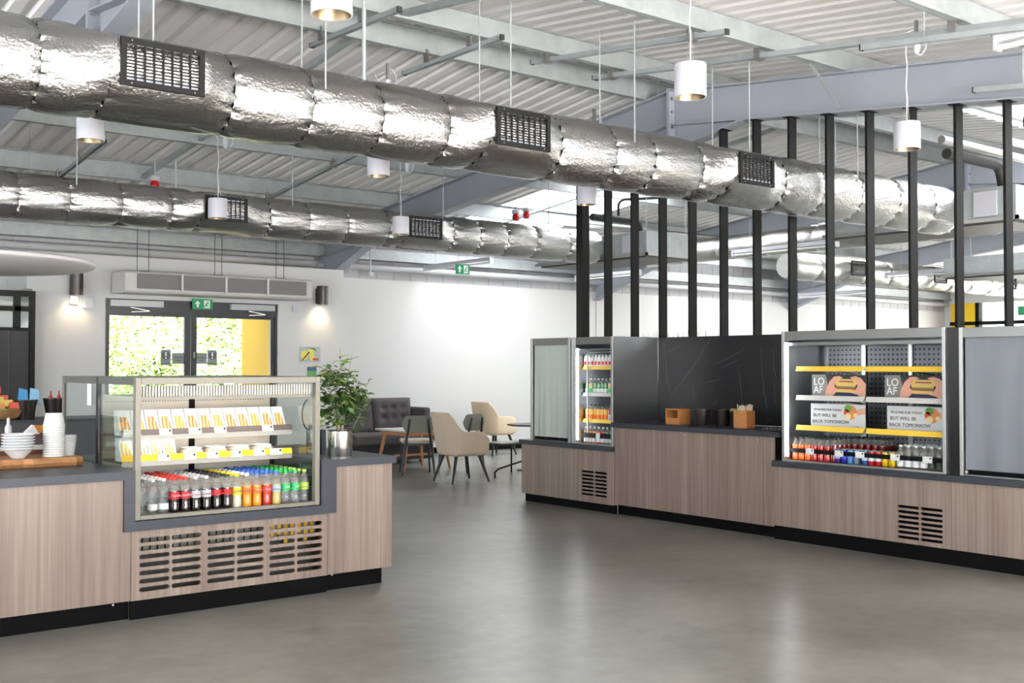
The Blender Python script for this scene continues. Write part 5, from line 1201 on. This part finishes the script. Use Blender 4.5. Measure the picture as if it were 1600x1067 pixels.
# ---- posters in the wide fridge
SKIN = mat('printed_skin', S(222, 164, 140), .6); NAVY = mat('printed_navy', S(34, 42, 74), .6); DKPR = mat('printed_dark', S(40, 38, 38), .6); BUN = mat('printed_bread', S(226, 186, 104), .6); FILLP = mat('printed_filling', S(150, 90, 84), .6); GRYP = mat('printed_grey', S(132, 130, 126), .6); GRN = mat('printed_salad', S(104, 150, 60), .6); TOM = mat('printed_tomato', S(204, 70, 40), .6); ORG = mat('printed_salmon', S(220, 140, 80), .6); EGG = mat('printed_egg', S(236, 214, 160), .6)
def sandwich_poster(label, yl, yr, z0, z1, x=8.06):
    t = thing('poster_board', label, 'poster', (x, (yl+yr)/2, z0), 'sandwich posters in the wide fridge'); w_ = yl-yr; h = z1-z0
    q = lambda u, v: (yl-u*w_, z0+v*h)
    def pol(pts, m, k, nm): MB().ext([q(u, v) for u, v in pts], YZ, x-.001*k-.0008, x-.001*k).build(nm, m, t)
    MB().box(x, x+.006, yr, yl, z0, z1).build('board', DKPR, t)
    pol([(0, 0), (.25, 0), (.30, .5), (.26, 1), (0, 1)], GRYP, 0, 'grey_panel')
    pol([(.36, 0), (.45, .18), (.58, .24), (.75, .2), (.90, .0)], NAVY, 0, 'jumper')
    pol([(.24, 0), (.36, .0), (.44, .2), (.47, .34), (.42, .5), (.46, .78), (.58, .86), (.52, .94), (.42, .92), (.33, .7), (.27, .38)], SKIN, 1, 'left_hand')
    pol([(.92, 0), (.98, .1), (.99, .6), (.90, .86), (.80, .94), (.70, .88), (.80, .74), (.84, .5), (.80, .34), (.72, .22), (.84, .14)], SKIN, 1, 'right_hand')
    pol([(.45, .24), (.77, .22), (.79, .36), (.46, .38)], BUN, 2, 'bread_slice'); pol([(.45, .5), (.80, .48), (.83, .62), (.82, .80), (.48, .82), (.44, .66)], BUN, 2, 'bread_slice')
    pol([(.46, .37), (.80, .35), (.81, .49), (.45, .51)], FILLP, 2, 'filling'); pol([(.5, .68), (.78, .66), (.76, .73), (.52, .74)], FILLP, 3, 'filling'); pol([(.47, .46), (.80, .44), (.80, .48), (.46, .5)], GRN, 3, 'salad')
    for txt, u, v in (('LO', .135, .68), ('AF', .12, .32)): text_mesh(txt, h*.46, W, 'lettering', t, (x-.002, q(u, v)[0], q(u, v)[1]), (0, -1, 0), (0, 0, 1), sx=.95)
def notice_poster(label, yl, yr, z0, z1, x=8.06):
    t = thing('poster_board', label, 'poster', (x, (yl+yr)/2, z0), 'sandwich posters in the wide fridge'); w_ = yl-yr; h = z1-z0
    q = lambda u, v: (yl-u*w_, z0+v*h)
    def pol(pts, m, k, nm): MB().ext([q(u, v) for u, v in pts], YZ, x-.001*k-.0008, x-.001*k).build(nm, m, t)
    MB().box(x, x+.006, yr, yl, z0, z1).build('board', mat('poster_pale', S(216, 216, 216), .6), t)
    c = lambda cu, cv, ru, rv: [(cu+ru*math.cos(2*PI*k/18), cv+rv*math.sin(2*PI*k/18)) for k in range(18)]
    pol([(.82, .52), (1, .62), (1, .84), (.86, .80)], SKIN, 0, 'hand'); pol(c(.74, .66, .115, .30), ORG, 1, 'roll'); pol(c(.70, .84, .07, .14), GRN, 2, 'salad'); pol(c(.67, .66, .05, .14), TOM, 2, 'tomato'); pol(c(.70, .50, .055, .14), EGG, 3, 'egg'); pol(c(.83, .55, .04, .09), EGG, 2, 'egg')
    for txt, s, u, v in (("I'M GONE FOR TODAY", .135, .06, .74), ('BUT WILL BE', .20, .05, .50), ('BACK TOMORROW', .20, .035, .24)):
        text_mesh(txt, h*s, INK, 'lettering', t, (x-.002, q(u, v)[0], q(u, v)[1]), (0, -1, 0), (0, 0, 1), 'LEFT', sx=1.02)
    text_mesh('LOAF', h*.07, mat('grey_print', S(150, 150, 155), .6), 'lettering', t, (x-.002, q(.86, .07)[0], q(.86, .07)[1]), (0, -1, 0), (0, 0, 1))
sandwich_poster('poster of hands holding a sandwich, left one on the middle shelf', 5.885, 5.345, 1.23, 1.425)
sandwich_poster('poster of hands holding a sandwich, right one on the middle shelf', 5.175, 4.635, 1.23, 1.425)
notice_poster('pale back tomorrow notice with filled roll, left one on the lower shelf', 5.90, 5.36, .974, 1.175)
notice_poster('pale back tomorrow notice with filled roll, right one on the lower shelf', 5.155, 4.615, .974, 1.175)
for y0, y1, z0, z1, l in ((5.93, 5.885, 1.235, 1.43, 'dark card behind the left sandwich poster'), ):
    pass
# ---- narrow fridge stock
t = thing('milk_carton', 'carton', 'carton', (0, 0, 0))
MB().box(-.024, .024, -.024, .024, 0, .10).build('carton_body', PAPER, t); MB().ext([(-.024, .10), (.024, .10), (.003, .13), (.003, .14), (-.003, .14), (-.003, .13)], YZ, -.024, .024).build('gable_top', PAPER, t); MB().box(-.0255, -.0245, -.016, .016, .03, .065).build('print', LAB['red'], t)
mc = t
sp = [(0, (7.965+.055*j, 8.655-i*.0525, 1.479), 'white milk carton, %s from left in the %s row on the top shelf' % (ORD[i], ('front', 'rear')[j]), 'milk cartons on the top shelf') for i in range(10) for j in range(2)]
place([mc], sp)
pB = [bottle_proto('greenb', 'white', 'white', h=.165, r=.024, lz=(.02, .06), face='x', fill=.7), bottle_proto('amber', 'white', 'green', h=.165, r=.024, lz=(.02, .06), face='x', fill=.7),
      bottle_proto('juice', 'black', 'orange', h=.165, r=.025, lz=(.02, .06), face='x', fill=.72), bottle_proto('red', 'black', 'silver', h=.165, r=.025, lz=(.02, .07), face='x', fill=.72),
      bottle_proto('orange', 'white', 'white', h=.165, r=.029, lz=(.01, .05), face='x', fill=.72), bottle_proto('deep_red', 'white', 'white', h=.165, r=.029, lz=(.01, .05), face='x', fill=.72), bottle_proto('greenb', 'white', 'white', h=.165, r=.029, lz=(.01, .05), face='x', fill=.72)]
nB = ['green bottle with white cap', 'pale bottle with green label', 'yellow juice bottle with black cap', 'red juice bottle with black cap', 'orange juice bottle with white cap', 'red drink bottle with white cap', 'dark green bottle with white cap']
sp = []
for i in range(9):
    for j in range(2):
        rw = ('front', 'rear')[j]
        pi = 0 if i in (0, 2, 3, 4, 5) else 1; sp.append((pi, (7.968+.055*j, 8.652-i*.0575, 1.201), '%s, %s from left, %s row, second shelf' % (nB[pi], ORD[i], rw), 'bottles in the narrow fridge'))
        pi = 2 if i < 6 else 3; sp.append((pi, (7.968+.055*j, 8.652-i*.0575, .926), '%s, %s from left, %s row, third shelf' % (nB[pi], ORD[i], rw), 'bottles in the narrow fridge'))
for i in range(8):
    for j in range(2):
        pi = 4 if i < 3 else 5 if i < 5 else 6; sp.append((pi, (7.945+.062*j, 8.645-i*.0645, .695), '%s, %s from left, %s row, fridge floor' % (nB[pi], ORD[i], ('front', 'rear')[j]), 'bottles in the narrow fridge'))
place(pB, sp)
# ================================================================ things on the counters
BRD2 = mat('olive_wood_board', S(168, 118, 74), .5, var=.35, vscale=3, stretch=(3, 8, 8))
t = thing('serving_board', 'thick live-edge wooden board at the left end of the counter', 'board', (1.9, 7.3, .876)); m = MB()
rings = []
for i in range(15):
    x = 1.55+.72*i/14; e = .012*math.sin(i*1.3)+.008*math.sin(i*2.9); y0 = 7.10+e; y1 = 7.62-e*.6
    if i == 14: y0 += .03; y1 -= .03
    rings.append([(x, y0+.01, .877), (x, y0, .90), (x, y0+.012, .93), (x, y1-.01, .93), (x, y1, .90), (x, y1-.01, .877)])
m.loft(rings); m.build('plank', BRD2, t, smooth=35)
CHINA = mat('white_china', S(232, 233, 236), .25)
t = thing('bowl', 'bowl', 'bowl', (0, 0, 0), 'white bowls stacked on the wooden board')
MB().lathe([(.036, 0), (.04, .004), (.07, .035), (.090, .058), (.097, .060), (.097, .064), (.090, .064), (.066, .036), (.03, .010), (.0, .009)], n=36, cap1=False).build('bowl_shell', CHINA, t, smooth=True)
bw = t
bo = ['bottom', 'second from bottom', 'third from bottom', 'third from top', 'second from top', 'top']
place([bw], [(0, (1.905, 7.205,   .931+.0172*i), 'white china bowl, %s of the stack on the wooden board' % bo[i], 'white bowls stacked on the wooden board') for i in range(6)])
t = thing('paper_cup', 'cup', 'cup', (0, 0, 0), 'white cups stacked upside down')
MB().lathe([(.064, 0), (.065, .004), (.062, .008), (.050, .078), (.0, .078)], n=30, cap0=False, cap1=False).build('cup_wall', PAPER, t, smooth=True)
MB().lathe([(.0645, .0), (.0665, .003), (.0645, .007)], n=30, cap0=False, cap1=False).build('rim', PAPER, t, smooth=True)
cp2 = t
place([cp2], [(0, (2.12, 7.22, .931+.0148*i), 'white paper cup upside down, %s from the bottom of the tall stack' % ORD[i], 'white cups stacked upside down') for i in range(14)])
t = thing('plastic_pot', 'pot', 'pot', (0, 0, 0), 'translucent pots nested on the wooden board')
FROST = clear('frosted_plastic', (.9, .9, .9, 1), 1.5, .15, .55, (.85, .85, .86, 1))
MB().lathe([(.0, 0), (.036, 0), (.048, .09), (.052, .093), (.05, .096)], n=28, cap0=False, cap1=False).build('pot_wall', FROST, t, smooth=True)
place([t], [(0, (2.215, 7.24, .931+.011*i), 'translucent plastic pot, %s from the bottom of the short stack' % ORD[i], 'translucent pots nested on the wooden board') for i in range(4)])
t = thing('wooden_riser', 'dark wooden riser behind the bowls carrying folded price tents', 'riser', (2.0, 7.55, .93))
MB().box(1.82, 2.27, 7.50, 7.60, .931, .955).box(1.82, 1.85, 7.5, 7.6, .955, 1.03).box(2.24, 2.27, 7.5, 7.6, .955, 1.03).box(1.82, 2.27, 7.5, 7.6, 1.03, 1.055).build('riser_frame', mat('dark_brown_wood', S(96, 54, 34), .5), t)
MB().box(1.85, 2.24, 7.52, 7.56, .956, .985).build('stacked_lids', PAPER, t)
tag(MB().ext([(2.02, 1.056), (2.12, 1.056), (2.08, 1.115)], XZ, 7.52, 7.57).build('price_tent', PAPER), 'white folded price tent on the dark riser', 'sign')
tag(MB().ext([(2.09, 1.075), (2.10, 1.112), (2.17, 1.106), (2.15, 1.062), (2.11, 1.057)], XZ, 7.575, 7.59).build('orange_tag', mat('orange_card', S(226, 140, 40), .6)), 'orange fruit shaped tag beside the price tent', 'sign')
tag(MB().lathe([(.02, 0), (.022, .05), (.01, .07), (.01, .1), (.006, .11)], (1.93, 7.53, 1.056), 12).build('dressing_bottle', FROST, smooth=True), 'small clear dressing bottle on the dark riser', 'bottle')
o = MB().tube([(1.62, 7.18, .945), (1.72, 7.15, .955), (1.78, 7.16, .975)], .015, 8).build('tong_handle', mat('orange_plastic', S(232, 96, 40), .4), smooth=True); tag(o, 'orange handled tongs lying at the left edge of the board', 'tongs')
# rear service counter
t = thing('back_counter', 'dark service counter behind the display case', 'counter', (2.6, 12.2, 0)); DKC = mat('dark_counter', S(62, 62, 66), .5)
MB().box(.6, 4.2, 11.75, 12.45, 0, .92).build('body', DKC, t); MB().box(.6, 4.22, 11.72, 12.47, .92, .95).build('top', STONE, t)
WICK = mat('wicker', S(176, 132, 90), .8, bump=.8, bscale=60, var=.2, vscale=30)
t = thing('snack_basket', 'wicker basket piled with colourful snack packets at the left edge', 'basket', (2.95, 12.0, .95))
MB().lathe([(.22, 0), (.27, .03), (.30, .09), (.31, .1), (.28, .1), (.24, .03), (.0, .02)], (2.95, 12.05, .951), 26, cap1=False).build('basket', WICK, t, smooth=True)
rs = random.Random(3)
for k in range(34):
    c = rs.choice([(214, 70, 40), (236, 150, 60), (200, 40, 50), (120, 140, 60), (226, 190, 80), (60, 120, 130), (180, 130, 90)]); a = rs.random()*6.3; u = rs.random()**.5*.24; z = 1.0+.18*(1-u/.26)+rs.uniform(0, .12)
    p = Vector((2.95+u*math.cos(a), 12.05+u*math.sin(a), z)); s = .05
    o = tag(MB().hexa([tuple(p+Vector(v)) for v in ((-s, -.012, -s*.7), (s, -.012, -s*.7), (s, .012, -s*.7), (-s, .012, -s*.7), (-s, -.006, s*.7), (s*.9, -.006, s*.7), (s*.9, .006, s*.7), (-s, .006, s*.7))]).build('snack_packet', mat('pkt_%02x%02x%02x' % c, S(*c), .35), bevel=.01), '%s snack packet heaped in the wicker basket' % {214: 'orange red', 236: 'orange', 200: 'red', 120: 'olive green', 226: 'yellow', 60: 'teal', 180: 'tan'}[c[0]], 'packet', 'snack packets in the wicker basket')
BKT = mat('dark_bucket', S(36, 30, 29), .35, .4)
def bucket(label, x, y, z, h, r0, r1, group, m=BKT):
    t = thing('bucket', label, 'bucket', (x, y, z), group)
    MB().lathe([(r0, 0), (r1, h), (r1*1.04, h), (r1*1.04, h-.008), (r1*.96, h-.004), (r0*.95, .01), (.0, .01)], (x, y, z), 28, cap1=False).build('bucket_wall', m, t, smooth=True); return t
g = 'dark buckets on the rear service counter'
bucket('dark bucket holding blue packets on the rear counter', 3.22, 11.92, .951, .2, .085, .11, g); bucket('brown bucket holding red topped bottles by the white wall', 3.50, 11.9, .951, .21, .08, .115, g)
for k, (x, c, l) in enumerate(((3.19, (40, 140, 200), 'blue packet standing in the dark bucket, left one'), (3.30, (130, 190, 224), 'pale blue packet standing in the dark bucket, right one'))):
    tag(MB().hexa([(x-.05, 11.90, 1.1), (x+.05, 11.90, 1.1), (x+.05, 11.93, 1.1), (x-.05, 11.93, 1.1), (x-.04, 11.90, 1.27), (x+.04, 11.90, 1.25), (x+.04, 11.92, 1.25), (x-.04, 11.92, 1.27)]).build('packet', mat('blue_pkt_%d' % k, S(*c), .4)), l, 'packet', 'packets in the dark bucket')
for k, x in enumerate((3.46, 3.54)): tag(MB().lathe([(.022, 0), (.022, .14), (.008, .17), (.006, .21)], (x, 11.9, 1.03), 10).build('sauce_bottle', mat('red_sauce', S(150, 24, 34), .35), smooth=True), 'red sauce bottle in the brown bucket, %s one' % ('left', 'right')[k], 'bottle', 'red sauce bottles')
# things on the raised stone worktop
BAMB = mat('warm_bamboo', S(176, 116, 66), .5, var=.15, vscale=6, stretch=(2, 2, 10))
z = .9275
t = thing('wooden_caddy', 'open fronted wooden caddy at the left end of the raised worktop', 'caddy', (8.1, 7.5, z))
MB().box(8.03, 8.19, 7.41, 7.425, z, z+.15).box(8.03, 8.19, 7.575, 7.59, z, z+.15).box(8.03, 8.19, 7.425, 7.575, z, z+.012).box(8.178, 8.19, 7.425, 7.575, z+.012, z+.15).box(8.03, 8.178, 7.425, 7.575, z+.138, z+.15).box(8.03, 8.042, 7.425, 7.575, z+.012, z+.06).build('caddy_box', BAMB, t)
g = 'dark buckets on the raised worktop'
bucket('shiny dark bucket beside the wooden caddy', 8.12, 7.20, z, .155, .06, .085, g); bucket('shiny dark bucket just behind the first bucket', 8.22, 7.02, z, .155, .06, .085, g); bucket('dark bucket of lime sachets beside the stirrer box', 8.16, 6.80, z, .15, .055, .075, g)
rs = random.Random(9)
for k in range(6): x = 8.16+rs.uniform(-.04, .04); y = 6.8+rs.uniform(-.05, .05); tag(MB().box(x-.02, x+.02, y-.004, y+.004, z+.10, z+.17).build('lime_sachet', mat('lime_pkt', S(190, 204, 110), .5)), 'lime coloured sachet standing in the dark bucket', 'sachet', 'lime sachets in the bucket')
t = thing('stirrer_box', 'square wooden box full of wooden stirrers on the raised worktop', 'box', (8.08, 6.65, z))
MB().box(8.01, 8.13, 6.565, 6.575, z, z+.16).box(8.01, 8.13, 6.705, 6.715, z, z+.16).box(8.01, 8.02, 6.575, 6.705, z, z+.16).box(8.12, 8.13, 6.575, 6.705, z, z+.16).box(8.02, 8.12, 6.575, 6.705, z, z+.01).build('box_walls', BAMB, t)
STK = mat('pale_stirrer', S(226, 206, 176), .7)
for k in range(46):
    x = 8.07+rs.uniform(-.042, .042); y = 6.64+rs.uniform(-.055, .055); dx = rs.uniform(-.02, .02); dy = rs.uniform(-.03, .03)
    tag(MB().beam((x, y, z+.02), (x+dx, y+dy, z+.19+rs.uniform(0, .03)), .007, .002, (1, 0, 0)).build('stirrer', STK), 'thin pale wooden stirrer standing in the wooden box', 'stirrer', 'wooden stirrers in the box')
for k in range(5):
    y = 6.40-k*.045; tag(MB().hexa([(8.05, y, z), (8.09, y+.005, z), (8.09, y+.03, z), (8.05, y+.028, z), (8.055, y+.004, z+.012), (8.085, y+.008, z+.018), (8.085, y+.025, z+.014), (8.055, y+.024, z+.01)]).build('foil_sachet', CHROME), 'small silver foil sachet on the worktop, %s from the left' % ORD[k], 'sachet', 'foil sachets on the raised worktop')
# dried grass tips showing above the marble
t = thing('dried_grass', 'thin dried grass tips showing above the marble panel', 'plant', (9.2, 8.6, 1.3))
m = MB()
for k in range(60):
    y = 8.0+rs.random()*1.1; m.beam((9.3+rs.uniform(-.1, .1), y, 1.3), (9.3+rs.uniform(-.15, .15), y+rs.uniform(-.06, .06), 1.82+rs.uniform(0, .08)), .003, .002, (1, 0, 0))
o = m.build('grass_blades', mat('dry_grass', S(150, 148, 130), .8), t); o['kind'] = 'stuff'
MB().box(9.15, 9.45, 7.95, 9.15, 0, 1.3).build('planter_box', BLKMET, t)
